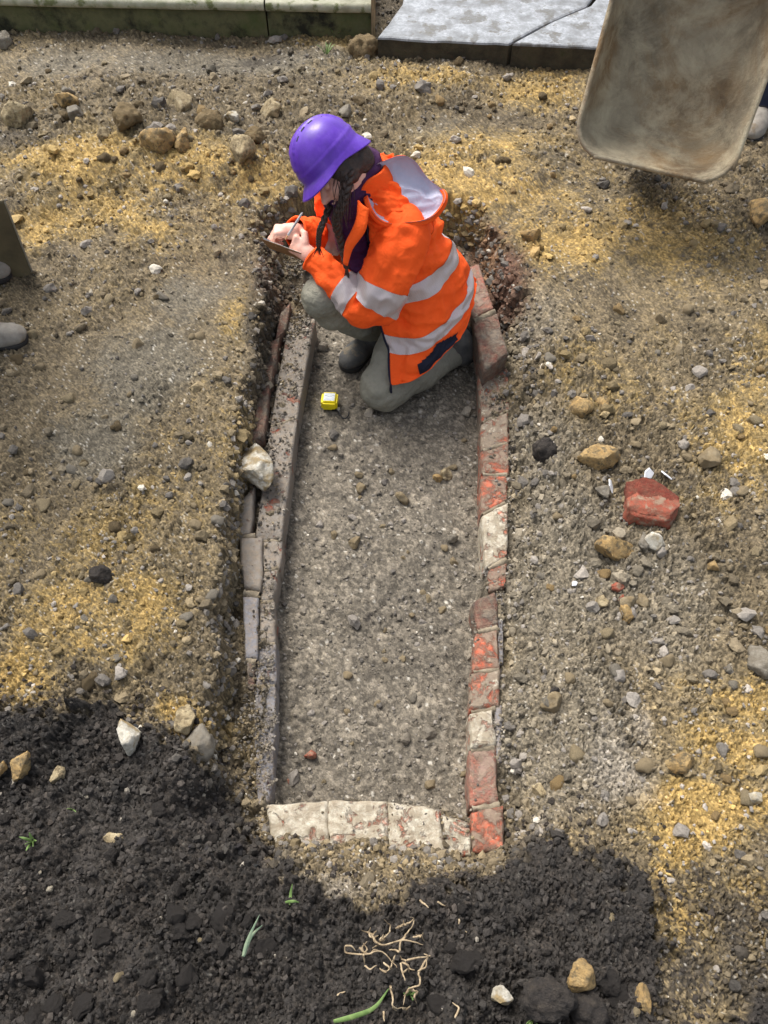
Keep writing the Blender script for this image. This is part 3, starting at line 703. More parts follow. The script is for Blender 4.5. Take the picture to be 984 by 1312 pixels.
wall('long side of the pit lining, bright red and mortar-smeared bricks', (630, 800), 0, [
    ([(590,345),(614,338),(632,393),(606,408)], [.2, .22, .2, .18], bm_pink), ([(606,412),(638,401),(650,452),(620,476)], [.19, .2, .2, .18], bm_dark),
    ([(613,479),(652,470),(653,524),(617,540)], .10, bm_mix), ([(617,542),(651,527),(652,566),(617,576)], .115, bm_mix), ([(617,578),(651,568),(652,606),(617,606)], .115, bm_red),
    ([(617,609),(650,609),(651,640),(617,658)], .11, bm_red), ([(617,661),(651,643),(650,710),(622,728)], .12, bm_mort), ([(627,729),(650,720),(646,750),(627,756)], .118, bm_red),
    ([(606,770),(634,757),(640,802),(612,808)], [.125, .13, .115, .115], bm_dark), ([(610,811),(638,806),(641,856),(605,860)], .115, bm_red), ([(605,862),(640,858),(640,905),(602,911)], .115, bm_mix),
    ([(602,913),(632,907),(634,955),(602,961)], .12, bm_mort), ([(602,963),(635,957),(638,1028),(603,1032)], .115, bm_pink), ([(604,1040),(645,1032),(647,1094),(607,1089)], .115, bm_red),
    ([(636,758),(644,760),(645,850),(640,850)], .105, bm_blue), ([(634,904),(643,904),(643,976),(636,974)], .11, bm_blue)])
wall('short foot end of the pit lining, bricks thickly coated in white mortar', (470, 1060), 0, [
    ([(343,1031),(420,1025),(421,1088),(345,1080)], .113, bm_mort), ([(420.2,1025),(496,1027),(498,1092),(421.2,1088)], .116, bm_mort), ([(496.2,1027),(565,1038),(570,1095),(498.2,1092)], .115, bm_mort), ([(566,1044),(603,1053),(605,1098),(571,1096)], .108, bm_mort)])

# ------------------------------------------------------------------ loose stones and rubble
SOILF = srgb(120, 104, 76)
st = dict(
    ochre=M('ochre_sandstone', [(.3, srgb(142, 112, 68)), (.5, srgb(176, 144, 92)), (.75, srgb(196, 170, 122))], 30, .92, 130, .9, .008, dirt=srgb(84, 75, 58), dscale=40, dlo=.50, dhi=.60, film=SOILF),
    pale=M('pale_limestone', [(.3, srgb(150, 134, 102)), (.55, srgb(182, 166, 132)), (.8, srgb(200, 190, 166))], 30, .92, 130, .9, .008, dirt=srgb(96, 86, 68), dscale=36, dlo=.50, dhi=.60, film=SOILF),
    white=M('white_flint', [(.35, srgb(172, 166, 150)), (.6, srgb(206, 202, 190))], 30, .85, 120, .8, .007, dirt=srgb(148, 126, 84), dscale=18, dlo=.47, dhi=.58, film=srgb(130, 120, 100)),
    grey=M('grey_stone', [(.3, srgb(100, 94, 84)), (.6, srgb(132, 126, 114)), (.8, srgb(114, 106, 94))], 30, .8, 130, .7, .006, dirt=srgb(86, 78, 66), dscale=24, dlo=.52, dhi=.64, film=srgb(100, 92, 78)),
    pebble=M('grey_pebble', [(.3, srgb(102, 92, 74)), (.6, srgb(134, 121, 97)), (.8, srgb(150, 138, 114))], 34, .85, 150, .6, .005, dirt=srgb(94, 82, 62), dscale=30, dlo=.5, dhi=.62, film=SOILF),
    brown=M('brown_clod', [(.3, srgb(84, 72, 52)), (.6, srgb(120, 102, 72)), (.8, srgb(138, 116, 80))], 40, .95, 110, 1.0, .012, film=SOILF),
    dark=M('dark_clod', [(.3, srgb(44, 41, 39)), (.6, srgb(66, 60, 54)), (.8, srgb(86, 78, 67))], 50, .88, 120, 1.0, .014),
    red=M('red_brick_chip', [(.3, srgb(118, 50, 38)), (.6, srgb(156, 74, 54)), (.8, srgb(140, 84, 70))], 36, .88, 140, .8, .006, dirt=srgb(146, 128, 108), dscale=30, dlo=.52, dhi=.62, film=srgb(122, 92, 74)))
PROT = [mesh_np('stone', *rock(40 + k, 3, 8, .25, .12)) for k in range(8)]
def crumbly(seed):
    V, F = rock(seed, 4, 5, .3, .1); r = 1 + .16 * (1 - 2 * np.abs(fbm3(V * 4.5 + seed, 3, seed))) + .07 * fbm3(V * 14 + seed, 2, seed + 3); return V * r[:, None], F
CLOD = [mesh_np('clod', *crumbly(70 + k)) for k in range(5)]
def stone(px, py, w, h, m, label, cat='stone', seed=0, group=None, sink=.30, rough=None, name='stone', cuts=8, sub=4, zf=.62, rot=None):
    q = on_ground(px, py + h * .18); k = FPX / (CAM_Z - q.z) * (_s + (py - 656) / FPX * _c)      # pixels per metre there
    a = w / k / 2; b = min(h / k / 2 * 1.12, a * 1.5)
    V, F = crumbly(seed + 300) if m in ('dark', 'brown') else rock(seed + 300, sub, cuts, .24 if rough is None else rough, .12)
    if m not in ('dark', 'brown'):
        r2 = np.random.default_rng(seed + 11)
        for k in range(cuts):
            n_ = r2.normal(size=3); n_ /= np.linalg.norm(n_); V = V - np.maximum(V @ n_ - r2.uniform(.42, .75), 0)[:, None] * n_ * .95
    V = V * (1 + .07 * (1 - 2 * np.abs(fbm3(V * 5 + seed, 3, seed))) + .035 * fbm3(V * 16, 2, seed))[:, None]
    r = rot if rot is not None else random.uniform(-.4, .4)
    V = V * np.array([a, b, min(a, b) * zf * 1.3])
    ca, sa = math.cos(r), math.sin(r); V = V @ np.array([[ca, sa, 0], [-sa, ca, 0], [0, 0, 1]])
    lo = V[:, 2].min(); V[:, 2] -= lo
    sk = sink * (V[:, 2].max())
    me = mesh_np(name, V, F); o = link(name, me, st[m], None, (q.x, q.y, q.z - sk))
    return tag(o, label, cat, group)
NAMED = [
    (22,147,48,40,'pale','big pale sandstone lump with a white broken face on the upper bank'), (232,128,42,40,'pale','pale broken lump topping the row of rubble below the kerb'), (204,179,44,32,'ochre','smooth rounded ochre lump in the row of rubble'),
    (235,180,24,30,'ochre','upright ochre lump against the smooth rounded one'), (270,154,34,32,'brown','brown earthy lump half sunk among the rubble'), (312,191,32,36,'pale','round pale stone lying apart from the purple helmet'),
    (348,139,38,30,'pale','pale ochre lump uphill of the purple helmet'), (299,151,26,24,'white','small whitish stone in the rubble row'), (329,178,28,20,'brown','dull brown clod tucked behind the round pale stone'), (166,153,30,30,'brown','brown rounded clod at the end of the rubble row'),
    (134,170,16,18,'pale','little pale stone below the rounded brown clod'), (88,130,34,26,'ochre','ochre clump of clay beside the big pale sandstone lump'), (98,147,22,20,'grey','grey pebble pressed into the bank below the ochre clump'), (465,66,32,28,'brown','crumbly brown clod at the foot of the wooden stake'),
    (445,140,20,24,'grey','flat grey stone just behind the purple helmet'), (973,270,40,52,'ochre','large ochre block on the bank below the wheelbarrow'), (745,521,40,32,'ochre','knobbly ochre lump with a smaller one leaning on it'), (773,515,20,26,'ochre','small ochre lump leaning on the knobbly one'),
    (762,582,50,42,'ochre','angular yellow wedge of sandstone right of the pit'), (786,699,62,40,'ochre','long ochre sandstone lump below the red brick fragment'), (168,937,44,46,'white','white crusted stone with yellow stains at the topsoil edge'), (259,951,44,60,'grey','big angular grey stone at the topsoil edge'),
    (240,919,32,32,'pale','rounded cream stone above the angular grey one'), (30,971,38,38,'ochre','yellow block of sandstone bedded in black topsoil'), (1,975,22,34,'ochre','yellow stone beside the bedded sandstone block'), (75,991,20,20,'pale','small cream pebble on the black topsoil'),
    (147,1071,40,22,'pale','sandy slab half buried in black topsoil'), (873,973,46,28,'ochre','flat yellow sandstone slab on the far bank of the topsoil'), (746,1241,40,48,'ochre','cone shaped yellow lump standing on black topsoil'), (700,1272,54,42,'dark','blocky black clod beside the yellow cone'),
    (752,1287,42,40,'dark','round black clod below the yellow cone'), (640,1270,40,30,'white','whitish stone with a yellow end in black topsoil'), (970,843,36,40,'grey','grey flaky slab with yellow clay round it'), (691,1012,20,18,'pale','smooth cream pebble on chalky soil'),
    (967,1019,20,16,'white','oval white pebble on yellow clay'), (802,783,20,22,'ochre','round yellow pebble in a cluster of gravel'), (790,750,26,14,'red','dull red brick chip over the cluster of gravel'), (797,767,12,12,'red','tiny red brick crumb in the cluster of gravel'),
    (913,725,24,16,'ochre','small yellow flake lying alone on grey soil'), (826,1276,26,38,'ochre','yellow clay lump at the edge of the black topsoil'), (680,302,32,24,'ochre','dusty pink and yellow lump behind the orange jacket'), (538,180,16,14,'pale','small pale stone on the sand above the hood'),
    (400,966,20,14,'red','red tile chip on the pit floor'), (371,1000,8,7,'red','tiny red crumb by the blue grey bricks on the pit floor'), (8,52,24,30,'grey','smooth grey stone standing in for a boot toe at the foot of the kerb'), (708,897,32,24,'pebble','grey pebble pair bedded right of the red lining'),  # the grey stone at the kerb stands in for a boot toe
    (712,885,14,12,'dark','black pebble on the bedded grey pair'), (805,772,20,16,'pebble','grey pebble behind the round yellow one'), (822,769,16,20,'pebble','tall grey pebble in the cluster of gravel'), (905,585,44,30,'pebble','broad grey clod on the right bank'),
    (700,575,30,26,'dark','dark clod beside the angular yellow wedge'), (838,692,26,18,'white','whitish round pebble below the brick fragment'), (823,692,16,22,'grey','blue grey pebble between the ochre lump and the white pebble'), (772,628,22,22,'grey','shiny dark flint beside a white shard'),
    (132,735,24,20,'dark','black clod on the yellow left bank'), (88,118,18,14,'grey','little grey stone above the ochre clump'), (770,770,16,14,'pale','pale pebble left of the round yellow one'), (455,694,18,16,'pebble','pale gravel stone in the middle of the pit floor'),
    (572,607,16,14,'pale','yellowish pebble on the pit floor by the red wall'), (560,611,14,14,'ochre','ochre pebble on the pit floor'), (515,636,18,20,'pebble','grey pebble on the pit floor nearest the yellow one'), (580,690,14,12,'grey','blue grey pebble on the pit floor'), (463,625,14,14,'pebble','round pebble on the pit floor below the tape')]
for i, (px, py, w, h, m, lab) in enumerate(NAMED):
    stone(px, py, w, h, m, lab, 'clod' if 'clod' in lab else 'stone', seed=i * 7, name='clod' if 'clod' in lab else 'brick_chip' if m == 'red' else 'stone', cuts=3 if 'round' in lab or 'pebble' in lab else 9, zf=.8, sink=.5 if 'half' in lab or 'bedded' in lab else .33)
# countable pebbles: look-alikes told apart only by where they lie
def pebbles(n, mats, zone, lo, hi, label, group, seed, cat='pebble'):
    r = np.random.default_rng(seed); k = 0
    while k < n:
        px, py = r.uniform(0, 984), r.uniform(60, 1305)
        if not zone(px, py): continue
        q = on_ground(px, py); s = r.uniform(0, 1) ** 1.8 * (hi - lo) + lo
        o = link('clod' if cat == 'clod' else 'pebble', CLOD[int(r.integers(0, 5))] if cat == 'clod' else PROT[int(r.integers(0, 8))], None, None, (q.x, q.y, q.z + s * .15))
        o.scale = (s * r.uniform(.8, 1.25), s * r.uniform(.8, 1.2), s * r.uniform(.55, .85)); o.rotation_euler = (r.uniform(-.5, .5), r.uniform(-.5, .5), r.uniform(0, 6.28))
        o.material_slots[0].link = 'OBJECT'; o.material_slots[0].material = st[mats[int(r.integers(0, len(mats)))]]
        tag(o, label, cat, group); k += 1
for pm in PROT + CLOD: pm.materials.append(st['pebble'])
inpx = lambda px, py: 400 < px < 600 and 560 < py < 1020
darkpx = lambda px, py: py > 1160 and px < 820 or (py > 1020 and px < 290)
pebbles(62, ['pebble', 'pebble', 'grey', 'pale', 'ochre'], lambda a, b: a > 665 and 380 < b < 1050, .012, .028, 'small rounded pebble strewn on the bank beside the red lining', 'pebbles on the bank beside the red lining', 1)
pebbles(48, ['pebble', 'grey', 'pebble', 'pale', 'brown'], lambda a, b: a < 290 and 380 < b < 880, .012, .028, 'small pebble strewn on the bank beside the grey lining', 'pebbles on the bank beside the grey lining', 2)
pebbles(52, ['ochre', 'brown', 'pale', 'brown'], lambda a, b: b < 260 and 80 < b and a < 720 and not (360 < a < 580 and b > 130), .014, .034, 'small sandy lump scattered over the upper bank', 'sandy lumps on the upper bank', 3, 'lump')
pebbles(34, ['pebble', 'pebble', 'grey', 'pale'], inpx, .008, .018, 'small grey pebble lying on the pit floor', 'pebbles on the pit floor', 4)
pebbles(44, ['dark', 'dark', 'dark', 'dark'], darkpx, .010, .032, 'black crumbly clod lying on the dark topsoil', 'clods on the dark topsoil', 5, 'clod')
pebbles(10, ['pale', 'white'], darkpx, .006, .011, 'tiny pale pebble lying on the dark topsoil', 'pale pebbles on the dark topsoil', 6)
# lump of mortar and brick fallen on the grey lining
ml = stone(332, 598, 42, 74, 'white', 'pale mortar lump with red brick bits fallen on the grey lining', 'rubble', 77, name='mortar_lump', cuts=6, zf=.8, sink=.2, rot=.25)
ml.location = at(333, 612, .115); ml.scale = (1.15, 1.15, 1.0)

# red brick fragment: a dark broken face over a smoother pink face with a mortar line
def poly_thing(name, V, F, mats, mi, label, cat, bev=.006, disp=.003, group=None, seed=3):
    bm = bmesh.new(); vs = [bm.verts.new(v) for v in V]
    for f, k in zip(F, mi): g = bm.faces.new([vs[i] for i in f]); g.material_index = k
    bmesh.ops.recalc_face_normals(bm, faces=bm.faces)
    bmesh.ops.bevel(bm, geom=list(bm.edges), offset=bev, segments=2, affect='EDGES')
    bmesh.ops.triangulate(bm, faces=bm.faces); bmesh.ops.subdivide_edges(bm, edges=bm.edges, cuts=3, use_grid_fill=True)
    P = np.array([v.co[:] for v in bm.verts]); bm.normal_update(); N = np.array([v.normal[:] for v in bm.verts])
    P = P + N * (disp * fbm3(P * 40, 3, seed) + disp * .5 * (1 - 2 * np.abs(fbm3(P * 120, 3, seed + 4))))[:, None]
    for v, q in zip(bm.verts, P): v.co = q
    for f in bm.faces: f.smooth = True
    me = bpy.data.meshes.new(name); bm.to_mesh(me); bm.free()
    return place(me, name, label, cat, mats, group)
q = on_ground(830, 652); L = lambda x, y, z: (q.x + x * .97 + y * .22, q.y + y * .97 - x * .10, q.z - .010 + z * 1.1)
bf1 = st['red']; bf2 = M('broken_brick_core_and_shade', [(.3, srgb(96, 42, 33)), (.6, srgb(128, 56, 42)), (.8, srgb(150, 84, 68))], 60, .95, 120, 1.0, .012, film=srgb(110, 74, 58))
fr = stone(831, 640, 66, 62, 'red', 'broken red brick fragment with a pinkish face lying on the right bank', 'brick fragment', 4321, name='brick_fragment', cuts=7, zf=1.0, sink=.15, rot=.1)
V0, F0 = ico(5); r5 = np.random.default_rng(12); P = np.clip(V0 * 1.35, [-.86, -.80, -.62], [.86, .80, .62])
for n_, d in (((.5, .7, .6), .88), ((-.7, .2, .65), .86), ((.75, -.55, .3), .95), ((.0, -.62, .78), .80), ((-.6, -.7, .1), 1.0)):
    n_ = np.array(n_) / np.linalg.norm(n_); P = P - np.maximum(P @ n_ - d, 0)[:, None] * n_
P = P * (1 + .05 * (1 - 2 * np.abs(fbm3(P * 4 + 2, 3, 8))) + .03 * fbm3(P * 13, 3, 9))[:, None]
P = P * np.array([.088, .086, .072]); ca, sa = math.cos(-.22), math.sin(-.22); P = P @ np.array([[ca, sa, 0], [-sa, ca, 0], [0, 0, 1]]); P[:, 2] -= P[:, 2].min()
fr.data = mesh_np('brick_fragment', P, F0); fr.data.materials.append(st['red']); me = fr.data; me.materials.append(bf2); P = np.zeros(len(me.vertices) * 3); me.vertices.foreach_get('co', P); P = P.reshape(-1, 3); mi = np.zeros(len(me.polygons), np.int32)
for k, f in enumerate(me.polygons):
    c = P[list(f.vertices)].mean(0); mi[k] = 1 if c[1] + .15 * c[0] > .004 + .006 * math.sin(c[0] * 90) or c[2] < .03 else 0  # broken core at the back; lowest faces share its colour as painted shade
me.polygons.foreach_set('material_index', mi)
shard = flat('white_shard', srgb(226, 228, 230), .45, .4)
def shardo(px, py, s, rz, tilt, label):
    q = on_ground(px, py); a = np.array([(-1, -.5), (.2, -.8), (1, .1), (.5, .9), (-.5, .6)]) * s
    r = np.random.default_rng(int(px)); a *= r.uniform(.7, 1.2, a.shape)
    V = [(x, y, .0) for x, y in a] + [(x * .95, y * .95, .004) for x, y in a]
    F = [(4, 3, 2, 1, 0), (5, 6, 7, 8, 9)] + [(i, (i+1) % 5, (i+1) % 5 + 5, i + 5) for i in range(5)]
    bm = bmesh.new(); vs = [bm.verts.new(v) for v in V]
    for f in F: bm.faces.new([vs[i] for i in f])
    bmesh.ops.bevel(bm, geom=list(bm.edges), offset=.0012, segments=1, affect='EDGES')
    me = bpy.data.meshes.new('shard'); bm.to_mesh(me); bm.free()
    o = link('shard', me, shard, None, (q.x, q.y, q.z + s * .5)); o.rotation_euler = (tilt, .25, rz); tag(o, label, 'shard')
shardo(828, 612, .026, .4, .7, 'white shard leaning on the back of the brick fragment'); shardo(851, 611, .022, 2.0, .8, 'white shard at the back corner of the brick fragment')
shardo(781, 626, .028, 1.35, 1.0, 'upright white shard beside the dark flint'); shardo(735, 749, .012, .3, .2, 'tiny white triangular shard alone on the right bank')

# ------------------------------------------------------------------ the kneeling archaeologist
orange = cloth('orange_hivis_cloth', srgb(255, 92, 28), fold=.6); navy = cloth('navy_cloth', srgb(26, 28, 44)); lining = cloth('pale_lining', srgb(178, 178, 196), rough=.5, fold=.6)
olive = cloth('olive_trousers', srgb(132, 129, 115), fold=.8, dirt=srgb(96, 88, 72)); scarfm = cloth('purple_black_scarf', srgb(62, 28, 66), 300, fold=.6)
skin = M('skin', [(.3, srgb(206, 150, 132)), (.6, srgb(226, 178, 160)), (.8, srgb(214, 160, 146))], 20, .5, 200, .15, .001, spec=.4)
hairm = M('dark_hair', [(.3, srgb(28, 19, 15)), (.6, srgb(58, 40, 31)), (.8, srgb(92, 66, 52))], 60, .45, 160, .8, .004, spec=.5)
bootm = M('muddy_grey_boot', [(.3, srgb(66, 66, 66)), (.6, srgb(92, 90, 86)), (.8, srgb(112, 106, 96))], 20, .8, 80, .4, .003, dirt=srgb(128, 114, 90), dscale=16, dlo=.56, dhi=.68)
blackp = flat('black_plastic', srgb(22, 22, 24), .5)
m_, nt, p = new_mat('reflective_tape'); v = coords(nt, False)
wv = node(nt, 'ShaderNodeTexWave', {'Vector': v, 'Scale': 110.0, 'Distortion': .4}, wave_type='BANDS', bands_direction='DIAGONAL')
nt.links.new(ramp(nt, wv.outputs['Fac'], [(.25, srgb(150, 138, 136)), (.5, srgb(204, 192, 190))]), p.inputs['Base Color'])
p.inputs['Roughness'].default_value = .38; p.inputs['Metallic'].default_value = .15; refl = m_
m_, nt, p = new_mat('purple_helmet_shell'); v = coords(nt, False)
nt.links.new(ramp(nt, noise(nt, v, 18, 8, .7), [(.3, srgb(72, 34, 142)), (.55, srgb(88, 46, 166)), (.72, srgb(106, 70, 178)), (.85, srgb(132, 108, 178))]), p.inputs['Base Color'])
nt.links.new(ramp(nt, noise(nt, v, 40, 8, .7), [(.35, (.30,)*3), (.7, (.55,)*3)]), p.inputs['Roughness']); p.inputs['Specular IOR Level'].default_value = .45
bump(nt, p, noise(nt, v, 300, 4), .06, .001); purple = m_

A3 = lambda *a: np.array(a, float)
PB = thing('person', (.12, 2.22, 0.0), 'person in orange high-visibility jacket and purple helmet kneeling and writing in the pit', 'person')
HO, HF, HU = A3(-.172, 2.252, .868), A3(-.645, -.642, -.417), A3(-.66, .225, .683)
HF /= np.linalg.norm(HF); HU -= HF * HU.dot(HF); HU /= np.linalg.norm(HU); HL = np.cross(HU, HF)
HR = np.stack([HF, HL, HU])
HS = .86
def hp(f, l, u): return HO + HS * (HF * f + HL * l + HU * u)

# helmet: shell with peak, gutter line, crest and vents
def helmet(par, O, Fv, Lv, Uv, mat, vents=True, sz=1.0):
    Fv, Lv, Uv = Fv * sz, Lv * sz, Uv * sz
    nt_, nf = 56, 120; ph = np.arange(nf) * 2 * np.pi / nf; c, s_ = np.cos(ph), np.sin(ph)
    rows = []
    for k in range(nt_):
        t = k / (nt_ - 1)
        if t <= .8:   # dome
            al = t / .8 * np.pi / 2; rho = np.sin(al) ** .88; z = .126 * np.cos(al) ** .92
            x = .117 * c * rho; y = .099 * s_ * rho
            bmp = 1 + .018 * np.exp(-((np.abs(y) - .020) / .005) ** 2) * (x < .08) * (z > .02) + .022 * (np.abs(y) < .022) * (z > .05)
            bmp = bmp + .025 * np.exp(-((t - .70) / .012) ** 2)
            x, y, z = x * bmp, y * bmp, z * np.ones(nf) * bmp
        else:
            q = (t - .8) / .2; peak = .007 + .036 * np.clip((c - .25) / .75, 0, 1) ** .8 + .014 * np.clip((-c - .3) / .7, 0, 1)
            x = .117 * c * (1.0) + c * peak * q; y = .099 * s_ + s_ * peak * q * .85
            z = -.002 - .012 * q - .016 * np.clip((c - .2) / .8, 0, 1) * q ** 1.5 - .030 * np.clip(-c, 0, 1) ** 1.5 * q - .010 * np.abs(s_) * q
        z = z - .018 * np.clip(-c, 0, 1) * t ** 3
        rows.append(O + x[:, None] * Fv + y[:, None] * Lv + np.broadcast_to(z, (nf,))[:, None] * Uv)
    V = np.stack(rows); h = part('helmet', V.reshape(-1, 3), gridfaces(nt_, nf, True, flip=True), mat, par)
    md = h.modifiers.new('shell', 'SOLIDIFY'); md.thickness = .0035; md.offset = 1
    if vents:
        for sgn in (1, -1):
            for k in range(5):
                x = .072 - .032 * k; zz = .126 * math.sqrt(max(0, 1 - (x / .117) ** 2 - (.030 / .099) ** 2)) * 1.02
                n = A3(x / .117**2, sgn * .030 / .099**2, zz / .126**2); n /= np.linalg.norm(n)
                P0 = A3(x, sgn * .030, zz) + n * .0045; d = A3(zz, 0, -x); d /= np.linalg.norm(d); e = np.cross(n, d)
                loc = [P0 + d * a + e * b for a, b in ((-.009, -.0032), (.009, -.0032), (.009, .0032), (-.009, .0032))] + [P0 + n * .001 + d * a + e * b for a, b in ((-.0085, -.0028), (.0085, -.0028), (.0085, .0028), (-.0085, .0028))]
                Vv = [O + q[0] * Fv + q[1] * Lv + q[2] * Uv for q in loc]
                part('vent_slot', Vv, [[0,3,2,1],[4,5,6,7],[0,1,5,4],[1,2,6,5],[2,3,7,6],[3,0,4,7]], blackp, h, False)
    return h
hel = helmet(PB, HO, HF, HL, HU, purple, sz=.94)
# harness strap at the nape
P = [hp(.02, .088, -.012), hp(-.05, .085, -.03), hp(-.10, .055, -.045), hp(-.118, 0, -.05), hp(-.10, -.055, -.045), hp(-.05, -.085, -.03)]
V, F = tube(P, .007, 50, 10); V = V + HU * 0; part('harness_strap', V.reshape(-1, 3), F, flat('grey_strap', srgb(60, 66, 72), .5), hel)
V, F = tube([hp(-.085, .062, -.052), hp(-.12, .022, -.062), hp(-.118, -.03, -.062)], .011, 30, 12); part('ratchet_band', V.reshape(-1, 3), F, flat('grey_band', srgb(112, 120, 124), .45), hel)

# body: head, neck, trunk, arms and hands as one skin
LSH, LEL, LWR = A3(.050, 2.175, .665), A3(-.055, 2.075, .455), A3(-.262, 2.212, .535)
RSH, REL, RWR = A3(-.16, 2.455, .67), A3(-.16, 2.42, .44), A3(-.312, 2.288, .572)
fb = Field((-.48, 1.85, 0), (.42, 2.62, 1.06), .0042)
fb.ell(hp(-.015, 0, -.03), (.085, .068, .10), HR, .02); fb.ell(hp(.045, 0, -.095), (.048, .048, .052), HR, .03); fb.cone(hp(.055, 0, -.135), hp(.075, 0, -.125), .022, .016, .025)   # skull, face, chin
fb.cone(hp(.093, 0, -.045), hp(.118, 0, -.085), .007, .012, .012); fb.ell(hp(.10, .012, -.088), (.010, .010, .008), HR, .008); fb.ell(hp(.10, -.012, -.088), (.010, .010, .008), HR, .008)     # nose
fb.ell(hp(.095, 0, -.112), (.012, .022, .006), HR, .008); fb.ell(hp(.092, 0, -.122), (.012, .018, .006), HR, .008)      # lips
fb.ell(hp(.058, .040, -.082), (.03, .022, .024), HR, .02); fb.ell(hp(.058, -.040, -.082), (.03, .022, .024), HR, .02)   # cheeks
for sg_ in (1, -1):
    fb.ell(hp(.092, sg_ * .032, -.050), (.016, .018, .011), HR, .006, sub=True)
    fb.ell(hp(-.005, sg_ * .080, -.065), (.018, .009, .030), HR, .006)      # ear
NK = A3(-.06, 2.335, .77)
fb.cone(hp(-.03, 0, -.10), NK, .045, .048, .03)
fb.chain([NK, A3(.03, 2.31, .58), A3(.12, 2.29, .40), A3(.16, 2.29, .27)], [.05, .10, .10, .11], .05)
fb.chain([LSH, LEL, LWR], [.05, .038, .027], .03); fb.chain([RSH, REL, RWR], [.05, .038, .027], .03)
fb.cone(NK + A3(.02, .0, -.05), LSH, .045, .05, .03); fb.cone(NK + A3(.02, 0, -.05), RSH, .045, .05, .03)
fb.chain([A3(.15, 2.24, .24), A3(-.015, 2.0, .085), A3(.27, 2.2, .07)], [.075, .05, .04], .03); fb.chain([A3(.08, 2.37, .29), A3(-.215, 2.14, .41), A3(-.06, 2.31, .12)], [.075, .05, .036], .03)

def hand(fd, wr, d, n, thumb, curl, spread=.012):
    "palm and five fingers: d points along the hand, n out of the back of it, thumb is +1/-1 for the side; curl in degrees per joint"
    d = d / np.linalg.norm(d); n = n - d * n.dot(d); n /= np.linalg.norm(n); s_ = np.cross(d, n) * thumb
    hsz = .82; k0 = wr + d * .07 * hsz
    fd.cone(wr, wr + d * .025, .024, .026, .015)
    for a in (-.023, -.008, .008, .023): fd.cone(wr + d * .012 + s_ * a * .6, k0 + s_ * a, .013, .011, .010)
    for a, ln, rr in ((.0245, .036, .0084), (.0082, .041, .0086), (-.0082, .038, .0082), (-.0235, .030, .0074)):
        p0 = k0 + s_ * a; ang = 0
        for seg, (f_, cu) in enumerate(((1.0, curl[0]), (.62, curl[1]), (.48, curl[2]))):
            ang += R(cu); q = p0 + (d * math.cos(ang) - n * math.sin(ang)) * ln * f_
            fd.cone(p0, q, rr * (1 - .08 * seg), rr * (.92 - .1 * seg), .0025 if seg else .005); p0 = q
    t0 = wr + d * .022 + s_ * .024; t1 = t0 + (d * .55 + s_ * .55 - n * .45) * .040; t2 = t1 + (d * .75 - s_ * .15 - n * .6) * .034; t3 = t2 + (d * .6 - s_ * .5 - n * .5) * .024
    fd.chain([t0, t1, t2, t3], [.015, .0115, .0098, .0085], .004)
    return k0, s_
hd = A3(-.52, .33, .18); hand(fb, LWR + A3(-.004, .003, .002), hd, A3(-.45, -.75, .45), 1, (72, 84, 45))
hd2 = A3(-.50, -.02, .05); hand(fb, RWR + A3(-.004, -.002, .001), hd2, A3(-.45, .1, .9), 1, (62, 74, 45))
V, F = fb.mesh(.0006, (60, 60, 60), 3); body = part('body', V, F, skin, PB)
for sg_ in (1, -1):
    V0, F0 = ico(3); part('eyelid', hp(.079, sg_ * .031, -.051) + (V0 * .0125), F0, skin, body)
    V, F = tube([hp(.094, sg_ * .014, -.030), hp(.093, sg_ * .032, -.026), hp(.080, sg_ * .052, -.032)], [.003, .0036, .0015], 20, 8); part('eyebrow', V.reshape(-1, 3), F, hairm, body)

# hair under the helmet, with two braids
fh = Field((-.36, 2.05, .55), (.08, 2.45, 1.0), .004)
fh.ell(hp(-.025, 0, -.032), (.090, .076, .09), HR, .01); fh.ell(hp(-.075, 0, -.085), (.045, .055, .055), HR, .03); fh.ell(hp(.0, .072, -.055), (.042, .018, .05), HR, .02)
fh.ell(hp(.098, 0, -.085), (.075, .062, .056), HR, .006, sub=True); fh.add(lambda P: ((P - HO) @ HU) - .028, (-.4, 2., .5), (.1, 2.5, 1.05), .002, sub=False) if False else None
fh.plane_cut(hp(0, 0, .05), HU)
V, F = fh.mesh(.0035, (40, 40, 90), 9, 3); part('hair', V, F, hairm, PB)
def braid(pts, r0, r1, name='braid'):
    P = catmull(np.array(pts), 100); T, N, B = frames(P); Vs = []; Fs = []; off = 0
    for s3 in range(3):
        t = np.linspace(0, 1, 100); w = t * 2 * np.pi * 5.5 + s3 * 2 * np.pi / 3; rr = (r0 + (r1 - r0) * t)
        Q = P + N * (rr * .75 * np.sin(w))[:, None] + B * (rr * .42 * np.sin(2 * w))[:, None]
        v_, f_ = tube(Q[::2], rr[::2] * .72, 100, 10); Vs.append(v_.reshape(-1, 3)); Fs.append(f_ + off); off += v_.shape[0] * v_.shape[1]
    e = P[-1]; 
    for k in range(14):
        d = (P[-1] - P[-8]); d /= np.linalg.norm(d); jj = rng.normal(size=3) * .006
        v_, f_ = tube([P[-6], e + jj * .5, e + d * rng.uniform(.02, .045) + jj * 1.6], [r1 * .35, r1 * .3, .0006], 10, 5); Vs.append(v_.reshape(-1, 3)); Fs.append(f_ + off); off += v_.shape[0] * v_.shape[1]
    return part(name, np.vstack(Vs), np.vstack(Fs), hairm, PB)
braid([hp(-.01, .086, -.065), at(440, 258, .80), at(431, 283, .73), at(437, 312, .64), at(445, 346, .555)], .0135, .009)
braid([hp(.0, -.07, -.09), at(414, 285, .74), at(409, 300, .68), at(408, 318, .62)], .009, .006)
